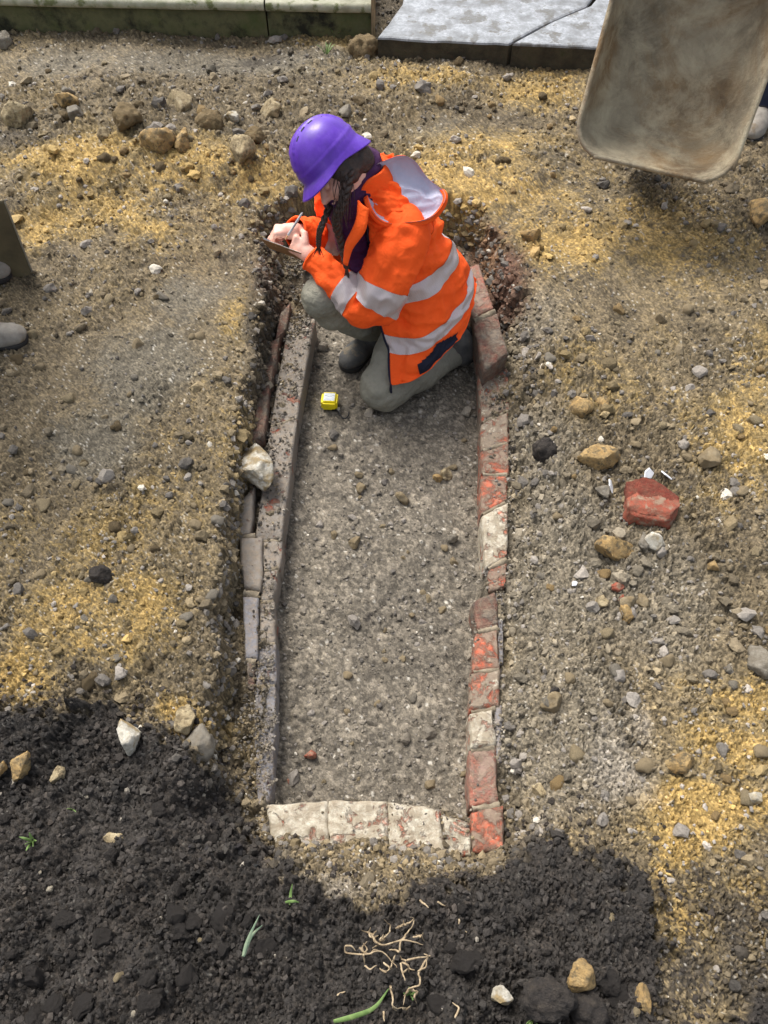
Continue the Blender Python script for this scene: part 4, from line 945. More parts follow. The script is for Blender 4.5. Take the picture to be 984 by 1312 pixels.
for k in range(26):   # stray strands
    a = hp(rng.uniform(.0, .05), .088, rng.uniform(-.09, -.03)); b = np.array(at(rng.uniform(428, 452), rng.uniform(265, 300), .74)); V, F = tube([a, (a + b) / 2 + rng.normal(size=3) * .012, b], [.0012, .0012, .0005], 12, 4); part('hair_strand', V.reshape(-1, 3), F, hairm, PB)

# scarf wound round the neck and chin
fs = Field((-.36, 2.0, .5), (.12, 2.5, .95), .0045)
ctr = NK + (hp(0, 0, -.1) - NK) * .35
for k, (rr, dz, th, tl) in enumerate(((.056, .034, .026, .25), (.064, .0, .028, .1), (.066, -.035, .028, -.05))):
    ring = []
    for a in np.linspace(0, 2 * np.pi, 19):
        fdir = A3(-.71, -.70, 0); ldir = A3(.70, -.71, 0)
        ring.append(ctr + fdir * (rr * 1.05 * math.cos(a) + .02) + ldir * rr * math.sin(a) + A3(0, 0, dz - tl * rr * math.cos(a)))
    fs.chain(ring, [th] * 19, .012)
fs.cone(hp(.055, 0, -.150), ctr + A3(-.06, -.06, .0), .046, .046, .03); fs.chain([ctr + A3(-.075, -.085, -.02), A3(-.105, 2.21, .60), A3(-.075, 2.18, .50), A3(-.05, 2.16, .43)], [.045, .05, .05, .04], .04)
V, F = fs.mesh(.008, (24, 24, 60), 4, 3); part('scarf', V, F, scarfm, PB)

# trousers and boots
ft = Field((-.36, 1.86, -.02), (.46, 2.58, .56), .0055)
ft.chain([A3(.15, 2.235, .25), A3(.065, 2.11, .17), A3(-.015, 2.0, .088), A3(.01, 2.01, .075), A3(.13, 2.095, .075), A3(.265, 2.195, .07)], [.112, .092, .076, .079, .068, .058], .03)
ft.chain([A3(.10, 2.36, .29), A3(-.06, 2.25, .36), A3(-.215, 2.14, .41), A3(-.19, 2.165, .33), A3(-.10, 2.26, .20), A3(-.058, 2.314, .085)], [.115, .09, .070, .068, .068, .062], .03)
ft.ell(A3(.17, 2.31, .27), (.17, .17, .13), None, .05)
V, F = ft.mesh(.012, (12, 12, 20), 6, 4); part('trousers', V, F, olive, PB)
def boot(par, ankle, heel, toe, up, m, sole_m, name='boot', wide=1.0):
    d = toe - heel; L_ = np.linalg.norm(d); d = d / L_; up = up - d * up.dot(d); up /= np.linalg.norm(up); sd = np.cross(up, d)
    lo = np.minimum(np.minimum(ankle, heel), toe) - .12; hi = np.maximum(np.maximum(ankle, heel), toe) + .12
    f = Field(lo, hi, .0045); Rm = np.stack([d, sd, up])
    f.cone(heel + d * .04 + up * .05, ankle, .045 * wide, .05 * wide, .02); f.cone(heel + d * .05 + up * .045, heel + d * (L_ * .62) + up * .042, .043 * wide, .04 * wide, .03); f.ell(heel + d * (L_ - .065) + up * .036, (.068, .048 * wide, .038), Rm, .03)
    f.plane_cut(heel + up * .012, -up)
    V, F = f.mesh(.003, (30, 30, 30), 5); b = part(name, V, F, m, par)
    f = Field(lo, hi, .004); f.cone(heel + d * .042 + up * .012, heel + d * (L_ * .4) + up * .012, .044 * wide, .040 * wide, .01); f.cone(heel + d * (L_ * .4) + up * .012, heel + d * (L_ - .052) + up * .012, .040 * wide, .051 * wide, .01)
    f.plane_cut(heel + up * .022, up); f.plane_cut(heel, -up)
    V, F = f.mesh(0); part('sole', V, F, sole_m, b)
    # laces across the instep
    for k in range(4):
        c0 = heel + d * (L_ * (.42 + .07 * k)) + up * (.088 - .011 * k)
        V, F = tube([c0 - sd * .024 - up * .008, c0, c0 + sd * .024 - up * .008], .0025, 12, 6); part('lace', V.reshape(-1, 3), F, sole_m, b)
    return b
solem = flat('boot_sole', srgb(48, 46, 44), .9)
boot(PB, A3(-.060, 2.310, .12), A3(-.015, 2.345, .004), A3(-.165, 2.160, .004), A3(0, 0, 1), bootm, solem)
boot(PB, A3(.275, 2.205, .075), A3(.335, 2.262, .155), A3(.345, 2.225, -.0), A3(-.8, -.65, 0), bootm, solem)

# jacket trunk: lofted, so that the tape bands follow the cloth
FC, LC = A3(-.72, -.69, 0), A3(.69, -.72, 0)
sect = [  # centre, half depth, half width, forward lean of the ring
    (A3(.108, 2.140, .205), .238, .180, -.42), (A3(.116, 2.175, .265), .220, .182, -.40), (A3(.118, 2.222, .345), .190, .182, -.36), (A3(.096, 2.254, .435), .164, .180, -.30), (A3(.056, 2.275, .53), .148, .180, -.22),
    (A3(.016, 2.295, .615), .142, .184, -.12), (A3(-.012, 2.312, .685), .130, .180, -.04), (A3(-.038, 2.322, .735), .105, .140, -.05), (A3(-.055, 2.328, .775), .088, .098, -.1)]
NT, NP = 150, 240
cc_ = catmull([q[0] for q in sect], NT); bb_ = catmull([[q[1] * .96, q[2] * .95, q[3]] for q in sect], NT)
tt = np.linspace(0, 1, NT)[:, None]
gapL = .14 + .50 * (1 - np.clip(tt / .30, 0, 1)) + .22 * smooth(.40, .75, tt)      # open front: the left edge swings back towards the hem
gapR = .36 + 2.3 * smooth(.55, .36, tt)                                              # lower right skirt cut away: the image shows none over the raised knee
ph = gapL + (2 * np.pi - gapL - gapR) * np.linspace(0, 1, NP)[None, :]; ct_, st_ = np.cos(ph), np.sin(ph)     # 0 = front, then left side, back
sup = (np.abs(ct_) ** 2.3 + np.abs(st_) ** 2.3) ** (-1 / 2.3)
JV = cc_[:, None] + (bb_[:, 0:1] * (ct_ * sup))[..., None] * FC + (bb_[:, 1:2] * (st_ * sup))[..., None] * LC
JV[..., 2] += bb_[:, 2:3] * (bb_[:, 0:1] * (ct_ * sup)) * 1.0
tt = np.linspace(0, 1, NT)[:, None]
par3 = np.stack([tt * 5 + 0 * ph, ct_ * 1.9, st_ * 1.9], -1)
jn = gnormals(JV, False)
sgnn = np.sign(((JV - cc_[:, None]) * jn).sum(-1).mean()); jn = jn * sgnn
diag = np.stack([(tt * 9 + ph * .9) + 0 * ph, tt * 2.0 - ph * .8, 0 * tt + ph * .1], -1)
wrk = .020 * fbm3(par3, 2, 21) + .020 * (1 - 2 * np.abs(fbm3(diag + 3.3, 2, 22))) * smooth(.05, .3, tt) + .011 * fbm3(par3 * np.array([1.2, 3.5, 3.5]), 3, 23) + .010 * (1 - 2.4 * np.abs(fbm3(diag * 2.1 + 7.7, 2, 27))) + .010 * np.cos(ph * 7 + 2 * tt) * smooth(.28, .0, tt)
JV = JV + jn * (wrk - .004)[..., None]
JV[..., 2] += (.02 * fbm3(par3 * 1.3 + 9, 2, 25)) * smooth(.25, 0, tt)
def fsample(f, P):
    g = np.clip((P - f.lo) / f.h, 0, np.array(f.F.shape) - 2.001); i = g.astype(int); t = g - i; o = 0
    for a in (0, 1):
        for b in (0, 1):
            for c in (0, 1): o = o + f.F[i[..., 0]+a, i[..., 1]+b, i[..., 2]+c] * (t[..., 0] if a else 1-t[..., 0]) * (t[..., 1] if b else 1-t[..., 1]) * (t[..., 2] if c else 1-t[..., 2])
    return o
for _ in range(14):
    d = fsample(ft, JV); push = np.clip(.016 - d, 0, .02) * (ph < 3.0) * (tt < .45); push[:, 1:-1] = (push[:, 2:] + push[:, 1:-1] + push[:, :-2]) / 3; JV = JV + jn * push[..., None]
for _ in range(3): JV[1:-1, 1:-1] = JV[1:-1, 1:-1] * .5 + .125 * (JV[2:, 1:-1] + JV[:-2, 1:-1] + JV[1:-1, 2:] + JV[1:-1, :-2])
jf = gridfaces(NT, NP).reshape(NT - 1, NP - 1, 4); keep = np.ones((NT - 1, NP - 1), bool); keep[:int(NT * .075)] = False
jflip = sgnn < 0
def jpart(name, sel, off, m, parent, rows=None):
    f = jf[sel]; f = f[:, ::-1] if not jflip else f
    V = (JV + jn * off).reshape(-1, 3); u, inv = np.unique(f, return_inverse=True)
    return part(name, V[u], inv.reshape(-1, 4), m, parent)
jk = jpart('jacket', keep, 0, orange, PB); md = jk.modifiers.new('cloth', 'SOLIDIFY'); md.thickness = .004; md.offset = -1
rowi = np.arange(NT - 1)[:, None] / (NT - 1) + np.zeros((1, NP - 1)); coli = np.arange(NP - 1)[None, :] + 0 * rowi
def band(t0, t1): return jpart('reflective_band', keep & (rowi > t0) & (rowi < t1), .0025, refl, jk)
band(.195, .268); band(.41, .485)
jpart('pocket_panel', keep & (rowi > .078) & (rowi < .185 - .0012 * np.abs(coli - 70)) & (coli > 38) & (coli < 100), .003, navy, jk)
r0 = int(NT * .075)
for jj, ra in ((0, r0), (NP - 1, int(NT * .5))):      # front edges bound with zip tape
    V, F = tube((JV + jn * .002)[ra:int(NT * .93), jj][::5], .0042, 100, 8); part('zip_edge', V.reshape(-1, 3), F, navy, jk)
e = JV[r0, 0]; V, F = tube([e + A3(0, 0, .01), e + A3(0, -.008, -.012), e + A3(.002, -.010, -.034)], [.003, .005, .0045], 16, 8); part('zip_pull', V.reshape(-1, 3), F, navy, jk)
V, F = tube(list((JV + jn * -.001)[r0, ::6]), .0032, 160, 8); part('hem', V.reshape(-1, 3), F, orange, jk)
# seams: yoke and side
for (ta, tb, aa, ab) in ((.66, .69, .9, 2.8),):
    q = [(JV + jn * .001)[int((ta + (tb - ta) * k / 14) * (NT - 1)), int(20 + 8 * k)] for k in range(15)]
    V, F = tube(q, .0016, 60, 6); part('seam', V.reshape(-1, 3), F, cloth('orange_thread' , srgb(214, 74, 10)), jk)

# sleeves
def sleeve(pts, rad, bands, seed, lbl=None):
    n, sgm = 130, 72; P = catmull(pts, n); rr = np.interp(np.linspace(0, 1, n), np.linspace(0, 1, len(rad)), rad)
    T, N, B = frames(P); a = np.arange(sgm) * 2 * np.pi / sgm; t = np.linspace(0, 1, n)[:, None]
    nrm = np.cos(a)[None, :, None] * N[:, None] + np.sin(a)[None, :, None] * B[:, None]
    q3 = np.stack([t * 13 + .5 * np.cos(a), 1.3 * np.cos(a) + 0 * t, 1.3 * np.sin(a) + 0 * t], -1)
    el = np.exp(-((t - .52) / .22) ** 2)
    w = .012 * fbm3(q3 * np.array([.35, 1, 1]), 2, seed) + (.006 + .013 * el) * (1 - 2.2 * np.abs(fbm3(q3, 2, seed + 1))) + .004 * fbm3(q3 * 2.2, 2, seed + 2)
    w = w * smooth(0, .08, t) * (1 - .5 * smooth(.9, 1, t))
    V = P[:, None] + nrm * (rr[:, None] + w)[..., None]
    F = gridfaces(n, sgm, True).reshape(n - 1, sgm, 4)
    s0 = part('sleeve', V.reshape(-1, 3), F.reshape(-1, 4), orange, PB); md = s0.modifiers.new('cloth', 'SOLIDIFY'); md.thickness = .003; md.offset = -1
    for t0, t1 in bands:
        sel = F[int(t0 * n):int(t1 * n)].reshape(-1, 4); u, inv = np.unique(sel, return_inverse=True)
        part('reflective_band', (V + nrm * .0025).reshape(-1, 3)[u], inv.reshape(-1, 4), refl, s0)
    # cuff hem
    V2, F2 = tube(list(V[-2, ::6]) + [V[-2, 0]], .004, 60, 8, caps=False); part('cuff', V2.reshape(-1, 3), F2, orange, s0)
    return s0
sleeve([A3(.02, 2.25, .67), LSH + A3(.01, -.005, -.02), (LSH + LEL) / 2 + A3(.02, -.03, 0), LEL + A3(.01, -.022, -.005), LEL * .6 + LWR * .4 + A3(0, -.012, -.012), LWR * .95 + LEL * .05], [.075, .088, .080, .068, .060, .045], [(.46, .555), (.70, .80)], 61)
sleeve([A3(-.10, 2.40, .70), RSH, (RSH + REL) / 2, REL + A3(.01, .01, -.01), (REL + RWR) / 2 + A3(0, 0, -.006), RWR], [.085, .088, .08, .072, .062, .046], [(.48, .58), (.73, .83)], 67)

# collar: a standing band, open at the throat
n, m2 = 90, 16; a = np.linspace(.55, 2 * np.pi - .55, n); hgt = np.linspace(0, 1, m2)
CV = np.zeros((n, m2, 3)); cb_ = A3(-.055, 2.325, .735)
for j, h in enumerate(hgt):
    r_ = .108 - .018 * math.sin(h * 1.5); lean = A3(-.040, -.035, .0) * h
    CV[:, j] = cb_ + lean + FC * (r_ * 1.06 * np.cos(a))[:, None] + LC * (r_ * 1.08 * np.sin(a))[:, None] + A3(0, 0, 1) * (.016 + .080 * h + .018 * np.cos(a) * (h - .6) - .085 * np.exp(-((a - .55) / .5) ** 2) - .085 * np.exp(-((a - 2*np.pi + .55) / .5) ** 2))[:, None]
CV += (.004 * fbm3(CV * 30, 2, 8))[..., None] * A3(.5, -.5, 0)
colr = part('collar', CV.reshape(-1, 3), gridfaces(n, m2), orange, PB); md = colr.modifiers.new('cloth', 'SOLIDIFY'); md.thickness = .009; md.offset = 0
# lapels hanging from the collar down to the chest
for sg_, pts in ((1, [(466, 262, .80), (462, 290, .745), (448, 315, .665), (443, 338, .60)]),):
    q = catmull([np.array(at(*p_)) for p_ in pts], 30); wd = np.interp(np.linspace(0, 1, 30), [0, .4, 1], [.03, .028, .012])
    V = np.stack([q + np.outer(wd * k, LC * .8 + A3(0, 0, -.1)) + A3(-.004, -.004, .002) * (1 - k * k) for k in np.linspace(-1, 1, 7)], 1)
    lp = part('lapel', V.reshape(-1, 3), gridfaces(30, 7, flip=True), orange, PB); md = lp.modifiers.new('cloth', 'SOLIDIFY'); md.thickness = .006; md.offset = 0

# hood: an open pouch lying on the upper back with its pale lining upwards
HC = A3(.058, 2.205, .778); hn = A3(.05, -.62, .78); hn /= np.linalg.norm(hn); h1_ = A3(.92, .02, -.20); h1_ -= hn * h1_.dot(hn); h1_ /= np.linalg.norm(h1_); h2_ = np.cross(hn, h1_)
na, nr = 140, 34; a = np.arange(na) * 2 * np.pi / na
def hood_surf(inset, dz):
    HV = np.zeros((nr, na, 3))
    for k in range(nr):
        t = k / (nr - 1)      # 0 at the bottom of the pouch, 1 at the rim
        ra = (.120 + .010 * np.cos(2 * a + .5) + .010 * np.cos(3 * a)) * (1 - .0 * t) - inset; rb = .104 + .010 * np.cos(3 * a + 1) - inset
        rad = math.sin(t * 1.57) ** .75
        depth = -.085 * math.cos(t * 1.57) ** .8 + dz
        rim = .010 * np.cos(3 * a + .8) * t ** 3 + .008 * np.cos(5 * a) * t ** 4
        HV[k] = HC + np.outer(ra * rad * np.cos(a), h1_) + np.outer(rb * rad * np.sin(a), h2_) + np.outer(depth + rim, hn)
    w = .012 * fbm3(HV * 18, 2, 31) + .010 * (1 - 2 * np.abs(fbm3(HV * np.array([14, 30, 14]), 2, 32)))
    return HV + w[..., None] * hn
HV = hood_surf(0, -.010); hd_ = part('hood', HV.reshape(-1, 3), gridfaces(nr, na, True, flip=True), orange, PB); md = hd_.modifiers.new('cloth', 'SOLIDIFY'); md.thickness = .006; md.offset = 0
HV2 = hood_surf(.002, .006); HV2 = HV2 - 0
for k in range(nr):
    t = k / (nr - 1); HV2[k] += hn * (.045 * (1 - t) ** .8)      # lining bulges up into the pouch
part('hood_lining', HV2.reshape(-1, 3), gridfaces(nr, na, True, flip=True), lining, hd_)
rimp = [HV[-1, k % na] for k in range(int(na * .46), int(na * 1.08), 4)]; V, F = tube(rimp, .0085, 140, 10); part('hood_rim', V.reshape(-1, 3), F, orange, hd_)

# clipboard and pencil
cA, cB = np.array(at(333, 305, .592)), np.array(at(452, 349, .515)); cl_ = cB - cA; cl_ /= np.linalg.norm(cl_)
cw = A3(.10, .66, -.75); cw -= cl_ * cw.dot(cl_); cw /= np.linalg.norm(cw); cn = np.cross(cl_, cw)
if cn[2] < 0: cn = -cn
board = M('hardboard', [(.3, srgb(104, 74, 46)), (.6, srgb(136, 98, 62)), (.8, srgb(150, 112, 74))], 30, .7, 200, .2, .001)
ct0 = (cA + cB) / 2 + cw * .115
CBt = thing('clipboard', tuple(ct0), 'brown hardboard clipboard held across the raised knee', 'clipboard')
def boxp(name, c, ex, par, m, bev=.001):
    bm = bmesh.new(); bmesh.ops.create_cube(bm, size=2)
    for v in bm.verts: v.co = Vector(c + ex[0] * v.co.x + ex[1] * v.co.y + ex[2] * v.co.z)
    bmesh.ops.bevel(bm, geom=list(bm.edges), offset=bev, segments=2, affect='EDGES'); bmesh.ops.recalc_face_normals(bm, faces=bm.faces)
    off = Vector(par.location) if par.parent is None else Vector(par.parent.location)
    for v in bm.verts: v.co -= off
    me = bpy.data.meshes.new(name); bm.to_mesh(me); bm.free(); return link(name, me, m, par)
ln = np.linalg.norm(cB - cA)
boxp('board', ct0, (cl_ * ln / 2, cw * .105, cn * .0014), CBt, board); boxp('paper', ct0 + cn * .0026 + cl_ * .012, (cl_ * (ln / 2 - .02), cw * .105, cn * .0006), CBt, flat('paper', srgb(228, 226, 218), .8), .0002)
metal = flat('clip_steel', srgb(170, 170, 168), .3, .5, .9)
clp = boxp('clip', ct0 - cl_ * (ln / 2 - .018) + cn * .007, (cl_ * .016, cw * .06, cn * .004), CBt, metal, .002); V, F = tube([ct0 - cl_ * (ln/2 - .006) + cn * .010 - cw * .04, ct0 - cl_ * (ln/2 + .012) + cn * .016, ct0 - cl_ * (ln/2 - .006) + cn * .010 + cw * .04], .002, 24, 8); part('clip_lever', V.reshape(-1, 3), F, metal, clp)
pa, pb_ = np.array(at(366, 306, .575)), np.array(at(388, 272, .665)); pd = (pb_ - pa) / np.linalg.norm(pb_ - pa)
PT = thing('pencil', tuple(pa), 'slim pale grey pencil held in the writing hand', 'pencil')
V, F = tube([pa + pd * .012, (pa + pb_) / 2, pb_], .0042, 20, 8); part('barrel', V.reshape(-1, 3), F, flat('pale_pencil', srgb(184, 184, 186), .4), PT)
V, F = tube([pa - pd * .006, pa + pd * .005, pa + pd * .014], [.0006, .002, .004], 10, 8); part('tip', V.reshape(-1, 3), F, flat('pencil_tip', srgb(200, 160, 110), .7), PT)

# ------------------------------------------------------------------ tape measure on the pit floor
q = at(423, 521, 0.0); q.z = gz(q.x, q.y)
TM = thing('tape_measure', (q.x, q.y, q.z), 'small yellow tape measure with a white label on the pit floor', 'tape measure')
yel = flat('yellow_plastic', srgb(236, 214, 20), .45, .45); ex = A3(1, -.06, 0); ey = A3(.06, 1, 0); ez = A3(0, 0, 1); tc = A3(*q) + ez * .024
boxp('case', tc, (ex * .031, ey * .030, ez * .024), TM, yel, .008)
m_, nt, p = new_mat('tape_label'); v = coords(nt, False)
wv = node(nt, 'ShaderNodeTexWave', {'Vector': v, 'Scale': 45.0, 'Distortion': 6.0, 'Detail': 3.0}, bands_direction='Y')
nt.links.new(ramp(nt, wv.outputs['Fac'], [(.3, srgb(150, 160, 170)), (.42, srgb(226, 230, 228))]), p.inputs['Base Color']); p.inputs['Roughness'].default_value = .4
boxp('label', tc + ez * .0246, (ex * .021, ey * .019, ez * .0008), TM, m_, .0005)
boxp('tape_mouth', tc - ey * .031 - ez * .016 + ex * .02, (ex * .009, ey * .003, ez * .004), TM, blackp, .001)
V, F = tube([tc + ex * .028 - ey * .026 - ez * .018, np.array(at(440, 536, .012)), np.array(at(446, 533, .012)), np.array(at(447, 527, .010))], .0028, 40, 8); part('wrist_cord', V.reshape(-1, 3), F, blackp, TM)

# ------------------------------------------------------------------ tipped wheelbarrow
AL = R(54); YAW = R(9)
bh = A3(math.sin(YAW), math.cos(YAW), 0); bw = A3(math.cos(YAW), -math.sin(YAW), 0) ; ba = bh * math.cos(AL) + A3(0, 0, math.sin(AL)); bn = np.cross(bw, ba)
bw = bw * math.cos(R(7)) - bn * 0 + ba * -math.sin(R(7)); ba = np.cross(bn, bw)
BL = np.array(at(831, 216, .60))
WB = thing('wheelbarrow', (BL[0], BL[1] + .35, .29), 'muddy steel wheelbarrow tipped up with its empty tray showing', 'wheelbarrow')
m_, nt, p = new_mat('muddy_tray'); v = coords(nt, False)
c = ramp(nt, noise(nt, v, 5, 8, .65), [(.3, srgb(112, 102, 82)), (.5, srgb(142, 131, 108)), (.7, srgb(168, 158, 132))])
c = mixc(nt, ramp(nt, noise(nt, v, 3.2, 9, .7, .6), [(.44, (0,0,0,1)), (.62, (.9,.9,.9,1))]), c, srgb(122, 94, 56))
v2 = node(nt, 'ShaderNodeVectorMath', {0: v, 1: (7.1, 3.3, 1.7)}, operation='ADD').outputs[0]
c = mixc(nt, ramp(nt, noise(nt, v2, 3.4, 9, .72, .5), [(.48, (0,0,0,1)), (.70, (.85,.85,.85,1))]), c, srgb(56, 46, 34))
v3 = node(nt, 'ShaderNodeVectorMath', {0: v, 1: (1.1, 9.3, 4.7)}, operation='ADD').outputs[0]
c = mixc(nt, ramp(nt, noise(nt, v3, 8, 9, .72, .5), [(.46, (0,0,0,1)), (.72, (.75,.75,.75,1))]), c, srgb(190, 178, 148))
nt.links.new(c, p.inputs['Base Color']); p.inputs['Roughness'].default_value = .72; p.inputs['Metallic'].default_value = .0
bump(nt, p, noise(nt, v, 45, 9, .75), .9, .012); tray_m = m_
def tloop(inset, inset_f, d, n=25, ylen=.86, wf=.290, wb=.300, rc=.115):
    "rounded outline of the tray at depth d below the rim"
    pts = []
    hw = lambda y: (wf + (wb - wf) * y / ylen) - inset
    r_ = max(.03, rc - inset * .35); y0 = inset_f; y1 = ylen - inset_f * .8
    for (cx, cy, a0) in ((-1, y0, 180), (1, y0, 270), (1, y1, 0), (-1, y1, 90)):
        for k in range(n):
            a_ = R(a0 + 90 * k / (n - 1)); yy = cy + (r_ if cy == y0 else -r_)
            pts.append((cx * (hw(yy) - r_) + r_ * math.cos(a_), yy + r_ * math.sin(a_)))
    return [BL + bw * x + ba * y + bn * (-d + .02 * math.exp(-(y / .12) ** 2) * 0) for x, y in pts]
prof = [(0, 0, .0), (.012, .02, .03), (.03, .05, .085), (.05, .085, .14), (.07, .115, .18), (.10, .15, .205), (.14, .19, .215), (.17, .23, .218)]
TVs = np.array([tloop(*q) for q in prof]); TVs += (.004 * fbm3(TVs * 9, 2, 4))[..., None] * bn + (.004 * fbm3(TVs * 11, 2, 5))[..., None] * bw
cap = TVs[-1].mean(0); nL = TVs.shape[1]
Vt = np.vstack([TVs.reshape(-1, 3), cap[None]]); Ft = gridfaces(len(prof), nL, True)
tr = part('tray', Vt[:-1], Ft, tray_m, WB)
lastf = np.array([[(len(prof)-1)*nL + k for k in range(nL)]]); me = tr.data
bm = bmesh.new(); bm.from_mesh(me); bm.verts.ensure_lookup_table(); f = bm.faces.new([bm.verts[(len(prof)-1)*nL + k] for k in range(nL)]); f.smooth = True; bmesh.ops.recalc_face_normals(bm, faces=bm.faces); bm.to_mesh(me); bm.free()
md = tr.modifiers.new('sheet', 'SOLIDIFY'); md.thickness = .004; md.offset = 0
V, F = tube(list(TVs[0][::2]) + [TVs[0][0]], .009, 300, 10, caps=False); part('rim', V.reshape(-1, 3), F, tray_m, tr)
frm = M('frame_paint', [(.3, srgb(60, 70, 62)), (.6, srgb(84, 92, 80)), (.8, srgb(120, 104, 80))], 14, .7, 80, .3, .002); rub_m = flat('tyre_rubber', srgb(34, 33, 32), .9); 
WC = BL + ba * .20 - bn * .44; WC[2] = max(WC[2], .29 + .17)
th = np.arange(49) * 2 * np.pi / 48; ring = [WC + (ba * math.cos(t) + bn * math.sin(t)) * .135 for t in th]
V, F = tube(ring, .036, 96, 14, caps=False); tyre = part('tyre', V.reshape(-1, 3), F, rub_m, WB)
V, F = tube([WC - bw * .025, WC, WC + bw * .025], [.09, .10, .09], 12, 24); part('hub', V.reshape(-1, 3), F, frm, tyre)
V, F = tube([WC - bw * .12, WC, WC + bw * .12], .01, 10, 10); part('axle', V.reshape(-1, 3), F, frm, WB)
for sg_ in (-1, 1):
    V, F = tube([WC + bw * sg_ * .11, BL + ba * .16 - bn * .27 + bw * sg_ * .15, BL + ba * .7 - bn * .26 + bw * sg_ * .24, BL + ba * 1.1 - bn * .22 + bw * sg_ * .27, BL + ba * 1.42 - bn * .2 + bw * sg_ * .27], .016, 60, 12); hnd = part('handle', V.reshape(-1, 3), F, frm, WB)
    V, F = tube([BL + ba * 1.28 - bn * .205 + bw * sg_ * .27, BL + ba * 1.43 - bn * .2 + bw * sg_ * .27], .021, 12, 12); part('grip', V.reshape(-1, 3), F, blackp, hnd)
    V, F = tube([BL + ba * .62 - bn * .26 + bw * sg_ * .23, BL + ba * .70 - bn * .52 + bw * sg_ * .25, BL + ba * .80 - bn * .52 + bw * sg_ * .25, BL + ba * .86 - bn * .25 + bw * sg_ * .25], .014, 40, 10); part('leg', V.reshape(-1, 3), F, frm, WB)
HANDLE = BL + ba * 1.36 - bn * .2 + bw * .27; HANDLE2 = BL + ba * 1.36 - bn * .2 - bw * .27

# ------------------------------------------------------------------ two more workers, mostly out of the frame
jeans = cloth('dark_blue_jeans', srgb(40, 46, 66), fold=.5); khaki = cloth('khaki_work_trousers', srgb(104, 96, 78), fold=.5); yhv = cloth('yellow_hivis_cloth', srgb(214, 230, 40)); pale_boot = M('dusty_pale_boot', [(.3, srgb(112, 106, 97)), (.6, srgb(140, 134, 124)), (.8, srgb(156, 150, 138))], 22, .85, 80, .4, .003, dirt=srgb(110, 94, 70), dscale=14, dlo=.55, dhi=.68)
def worker(feet, face, gl, hips, hands, jm, tm, bmat, hm, label):
    fd = np.array(face, float); fd /= np.linalg.norm(fd); ld = A3(-fd[1], fd[0], 0); hips = np.array(hips, float)
    t = thing('person', (hips[0], hips[1], gl), label, 'person'); up = A3(0, 0, 1)
    ch = hips + up * .42 + fd * .05; nk = ch + up * .14 + fd * .02; hdp = nk + up * .17 + fd * .03
    lo = np.minimum(hips - .6, np.min(hands, 0) - .15); hi = np.maximum(hips + .6, np.max(hands, 0) + .15); lo[2] = gl; hi[2] = max(hdp[2] + .2, hi[2])
    b = Field(lo, hi, .0085); b.ell(hdp, (.1, .08, .115), np.stack([fd, ld, up]), .02); b.ell(hdp + fd * .05 - up * .07, (.055, .055, .05), np.stack([fd, ld, up]), .03); b.cone(hdp + fd * .09, hdp + fd * .115 - up * .03, .01, .014, .012); b.cone(hdp - up * .07, nk - up * .05, .055, .06, .03)
    b.chain([nk, ch, hips], [.09, .13, .13], .05); j = Field(lo, hi, .0085); j.chain([ch + up * .07, ch - up * .1, hips + up * .05, hips - up * .12], [.15, .175, .17, .18], .05); j.cone(ch + ld * .12 + up * .07, ch - ld * .12 + up * .07, .105, .105, .05)
    tr_ = Field(lo - A3(.3, .3, 0), hi + A3(.3, .3, 0) - A3(0, 0, .8), .009); tr_.cone(hips + ld * .06, hips - ld * .06, .15, .15, .05)
    for sg_, ft_, hnd_ in ((1, feet[0], hands[0]), (-1, feet[1], hands[1])):
        heel, toe = [np.array(q, float) for q in ft_]; d = (toe - heel) / np.linalg.norm(toe - heel); ank = heel + d * .05 + up * .12
        kn = (hips + ld * sg_ * .1 + ank) / 2 + fd * .05; tr_.chain([hips + ld * sg_ * .09 - up * .02, kn, ank - up * .02], [.115, .085, .07], .03); b.chain([hips + ld * sg_ * .09, kn, ank], [.09, .06, .045], .03)
        sh = ch + ld * sg_ * .2 + up * .06; hnd_ = np.array(hnd_, float); mid = (sh + hnd_) / 2; gapd = math.sqrt(max(0, .30**2 - (np.linalg.norm(sh - hnd_) / 2) ** 2)); el = mid - up * gapd * .8 + ld * sg_ * gapd * .4
        j.chain([sh, el, el + (hnd_ - el) * .78], [.085, .07, .052], .04); b.chain([sh, el, hnd_], [.05, .04, .028], .03)
        dh = hnd_ - el; hand(b, hnd_ - dh / np.linalg.norm(dh) * .05, dh, up + fd * .2, -sg_, (50, 70, 40))
        boot(t, ank, heel, toe, up, bmat, solem)
    part('body', *b.mesh(0), skin, t); part('trousers', *tr_.mesh(.010, (11, 11, 14), 3, 3), tm, t); part('jacket', *j.mesh(.010, (14, 14, 18), 8, 3), jm, t)
    helmet(t, hdp + up * .03, fd, ld, up, hm, vents=False); return t
white_h = flat('white_helmet_shell', srgb(214, 214, 210), .4, .45)
g1, g2 = on_ground(38, 436), on_ground(16, 356)
t1 = A3(g1.x, g1.y, gz(g1.x - .1, g1.y) - .0); t2 = A3(g2.x, g2.y, gz(g2.x - .1, g2.y))
SP = np.array(at(43, 350, .285)); SPc = SP + A3(-.095, 0, 0); grip = SPc + A3(-.02, .10, .92)
worker([(t2 + A3(-.285, .05, 0), t2), (t1 + A3(-.285, -.04, 0), t1)], (1, .05, 0), .27, (-1.74, 2.22, 1.15), [grip + A3(-.02, .01, .03), grip + A3(.0, -.02, -.22)], yhv, khaki, pale_boot, white_h, 'person in dusty pale boots standing beside the spade')
g3 = on_ground(958, 184); g4 = on_ground(1030, 130); t3 = A3(g3.x, g3.y, gz(g3.x, g3.y)); t4 = A3(g4.x, g4.y, gz(g4.x, g4.y))
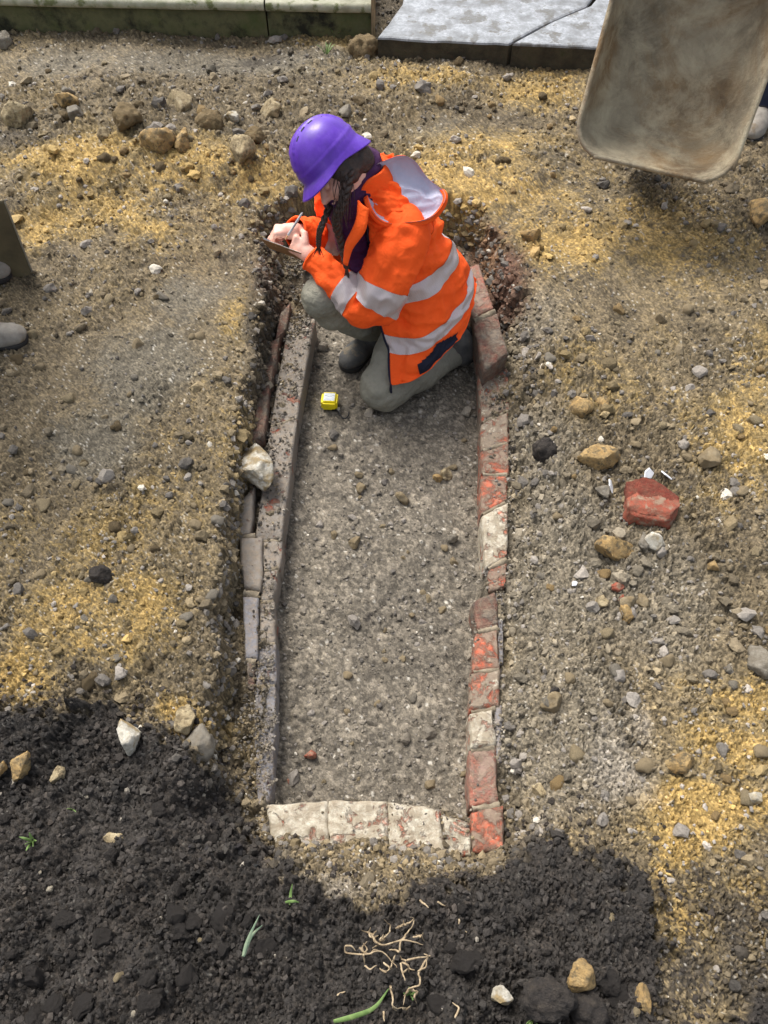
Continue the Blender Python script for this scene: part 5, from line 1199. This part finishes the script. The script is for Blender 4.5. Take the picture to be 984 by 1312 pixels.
worker([(t4 + A3(.05, .285, 0), t4), (t3 + A3(.14, .25, 0), t3)], (-.4, -.92, 0), .28, (1.83, 3.62, 1.16), [HANDLE + A3(.02, .02, 0), HANDLE2 * .3 + HANDLE * .7 + A3(.05, .05, -.02)], orange, jeans, pale_boot, white_h, 'person in dark jeans and dusty boots behind the tipped wheelbarrow')

# spade planted beside the boots
SPt = thing('spade', tuple(SPc), 'muddy steel spade planted upright beside the dusty boots', 'spade')
bl_m = M('muddy_blade', [(.3, srgb(66, 58, 40)), (.6, srgb(92, 82, 58)), (.8, srgb(122, 112, 88))], 9, .7, 60, .4, .003, spec=.4)
nu, nv = 24, 16; BV = np.zeros((nu, nv, 3)); lean = A3(-.02, .10, .92) / .92
for i in range(nu):
    u = i / (nu - 1)
    for j in range(nv):
        w = (j / (nv - 1) - .5) * 2; BV[i, j] = SPc + A3(w * (.088 + .010 * u) , .018 * w * w - .012, 0) + lean * (u * .31 - .015 - .012 * w * w * (1 - u)) 
bl = part('blade', BV.reshape(-1, 3), gridfaces(nu, nv), bl_m, SPt); md = bl.modifiers.new('steel', 'SOLIDIFY'); md.thickness = .004; md.offset = 0
V, F = tube(list(BV[::4, -1]) + [BV[-1, -1]], .004, 30, 8); part('bright_edge', V.reshape(-1, 3), F, flat('worn_steel', srgb(150, 146, 134), .4, .5, .6), bl)
V, F = tube([BV[-1, 7], BV[-1, 8] + lean * .012, BV[-1, 0] + lean * .006], .006, 20, 8); V2, F2 = tube([SPc + lean * .22, SPc + lean * .40], [.012, .019], 20, 12); part('socket', V2.reshape(-1, 3), F2, bl_m, SPt)
V, F = tube([SPc + lean * .36, SPc + lean * .62, SPc + lean * .90], .016, 30, 12); shf = part('shaft', V.reshape(-1, 3), F, wood, SPt)
V, F = tube([SPc + lean * .91 + A3(-.07, 0, 0), SPc + lean * .91, SPc + lean * .91 + A3(.07, 0, 0)], .015, 20, 12); part('grip_bar', V.reshape(-1, 3), F, wood, shf)

# ------------------------------------------------------------------ roots, blades of grass, seedlings
rootm = M('pale_root', [(.3, srgb(96, 80, 60)), (.55, srgb(158, 140, 112)), (.8, srgb(186, 170, 142))], 80, .85, 120, .4, .002)
grassm = M('grass_blade', [(.3, srgb(84, 110, 58)), (.6, srgb(116, 140, 80)), (.8, srgb(168, 172, 120))], 40, .5, 60, .2, .001); bluegr = M('blue_green_blade', [(.3, srgb(96, 118, 96)), (.6, srgb(136, 150, 122)), (.8, srgb(190, 186, 148))], 45, .5, 60, .2, .001); straw = M('dry_straw', [(.3, srgb(150, 132, 88)), (.7, srgb(196, 180, 132))], 30, .8, 60, .2, .001)
def zz(x, y): return (300 + x * .4065, 1080 + y * .4065)
def root(name, lines, rad, lift, label, m=rootm, cat='root'):
    q0 = on_ground(*lines[0][0]); t = thing(name, tuple(q0), label, cat)
    for k, ln_ in enumerate(lines):
        P = [];
        for j, (a, b) in enumerate(ln_):
            g = np.array(on_ground(a, b)); g[2] += lift * (.5 + rng.random()) ; P.append(g)
        P = catmull(P, 40); P += .003 * np.stack([fbm3(P * 60, 2, 3 + k), fbm3(P * 60, 2, 9 + k), fbm3(P * 60, 2, 5 + k)], -1)
        r0 = rad * rng.uniform(.75, 1.1); V, F = tube(P[::2], [r0, r0 * .8, r0 * .35], 60, 7); o = part('rootlet', V.reshape(-1, 3), F, m, t)
    return t
Z5 = [[(350,330),(356,350),(410,355),(460,348),(500,380),(515,402)], [(430,290),(460,325),(520,312),(550,282),(566,246),(550,238)], [(520,345),(530,312),(600,325)], [(462,312),(490,285)], [(410,355),(412,388)],
      [(540,376),(575,366),(622,360)], [(606,366),(580,410),(582,448),(545,465),(530,520)], [(525,380),(530,410),(536,436)], [(490,452),(500,490),(500,520),(548,520)], [(440,296),(425,285),(432,272)], [(470,376),(490,400),(480,410)], [(512,272),(530,262),(534,252)], [(560,300),(584,300),(600,312)], [(395,335),(404,345),(430,356)], [(575,408),(600,395),(606,372)], [(550,465),(575,470)], [(450,325),(440,310),(446,296)]]
for l_ in list(Z5):
    for k in range(2):
        a = l_[int(rng.integers(0, len(l_)))]; th_ = rng.uniform(0, 6.28); L_ = rng.uniform(14, 42); bd = rng.uniform(-.7, .7)
        Z5.append([a, (a[0] + .5 * L_ * math.cos(th_), a[1] + .5 * L_ * math.sin(th_)), (a[0] + L_ * math.cos(th_ + bd), a[1] + L_ * math.sin(th_ + bd))])
root('root_cluster', [[zz(*p_) for p_ in l_] for l_ in Z5], .0026, .036, 'tangle of pale branching roots lying on black topsoil')
for l_, lab in (([(586,180),(600,195),(612,206)], 'thin straw twig on black topsoil below the foot end'), ([(640,185),(655,196),(668,201)], 'short bent straw twig right of the thin one'), ([(708,240),(712,270),(735,285)], 'hooked pale rootlet apart from the root tangle'), ([(325,483),(340,472),(352,468)], 'short pale rootlet on the topsoil beside the root tangle'), ([(470,530),(474,560)], 'stub of pale root by the green grass blade'), ([(695,556),(706,520),(686,505)], 'pale crooked rootlet near the whitish stone')):
    root('rootlet_scrap', [[zz(*p_) for p_ in l_]], .0026, .006, lab)
def blade(par, P, w, m):
    P = catmull(P, 26); T, N, B = frames(P); side = np.cross(T, A3(0, -.5, .85)); side /= np.linalg.norm(side, axis=1)[:, None] + 1e-9
    ww = w * np.sin(np.clip(np.linspace(.12, 1, 26), 0, 1) * np.pi) ** .6 * np.linspace(1, .55, 26)
    V = np.stack([P - side * ww[:, None], P - A3(0, 0, 1) * (ww * .35)[:, None], P + side * ww[:, None]], 1)
    o = part('blade', V.reshape(-1, 3), gridfaces(26, 3), m, par); md = o.modifiers.new('leaf', 'SOLIDIFY'); md.thickness = .0008; return o
def plant(name, px, py, lines, w, m, label, cat='plant'):
    q0 = on_ground(px, py); t = thing(name, tuple(q0), label, cat)
    for l_ in lines: blade(t, [np.array(on_ground(a, b)) * A3(1, 1, 0) + A3(0, 0, on_ground(a, b).z + h) for a, b, h in l_], w, m)
    return t
plant('leaf_blade', 428, 1309, [[(428, 1309, .02), (455, 1302, .03), (480, 1291, .03), (499, 1266, .012)]], .0065, grassm, 'long green leaf blade drying to straw beside the roots', 'leaf')
plant('grass_shoot', 311, 1225, [[(312, 1226, .01), (322, 1206, .05), (338, 1176, .07)], [(313, 1226, .01), (325, 1203, .045), (340, 1188, .05)]], .0042, bluegr, 'two-bladed bluish grass shoot on black topsoil', 'grass')
plant('grass_shoot', 373, 1160, [[(372, 1160, .005), (374, 1148, .03), (377, 1136, .045)], [(366, 1157, .01), (376, 1156, .015), (384, 1157, .012)]], .004, grassm, 'tiny green sprout at the lip of the black topsoil', 'grass')
sd_i = 0
for (px, py, n, L_, lab) in ((43, 1078, 7, .05, 'leafy green seedling in the black topsoil hollow'), (93, 1038, 3, .03, 'small green sprout uphill of the leafy seedling'), (525, 1276, 6, .025, 'tiny green seedling among the pale roots'), (684, 1307, 7, .035, 'bright green seedling beside the blocky black clod'), (419, 70, 9, .085, 'tuft of grass at the foot of the mossy kerb'), (429, 48, 8, .09, 'thin grass tuft growing against the mossy kerb')):
    q0 = np.array(on_ground(px, py)); t = thing('grass_tuft' if 'tuft' in lab else 'seedling', tuple(q0), lab, 'grass' if 'grass' in lab else 'seedling')
    for k in range(n):
        a = rng.uniform(0, 6.28); l_ = L_ * rng.uniform(.7, 1.2); sp = rng.uniform(.3, .9); d = A3(math.cos(a) * sp, math.sin(a) * sp, 1 - sp * .5)
        blade(t, [q0 - A3(0, 0, .004), q0 + d * l_ * .55, q0 + d * l_ - A3(0, 0, l_ * .25 * sp)],   .0025 if 'tuft' in lab else .004, grassm)
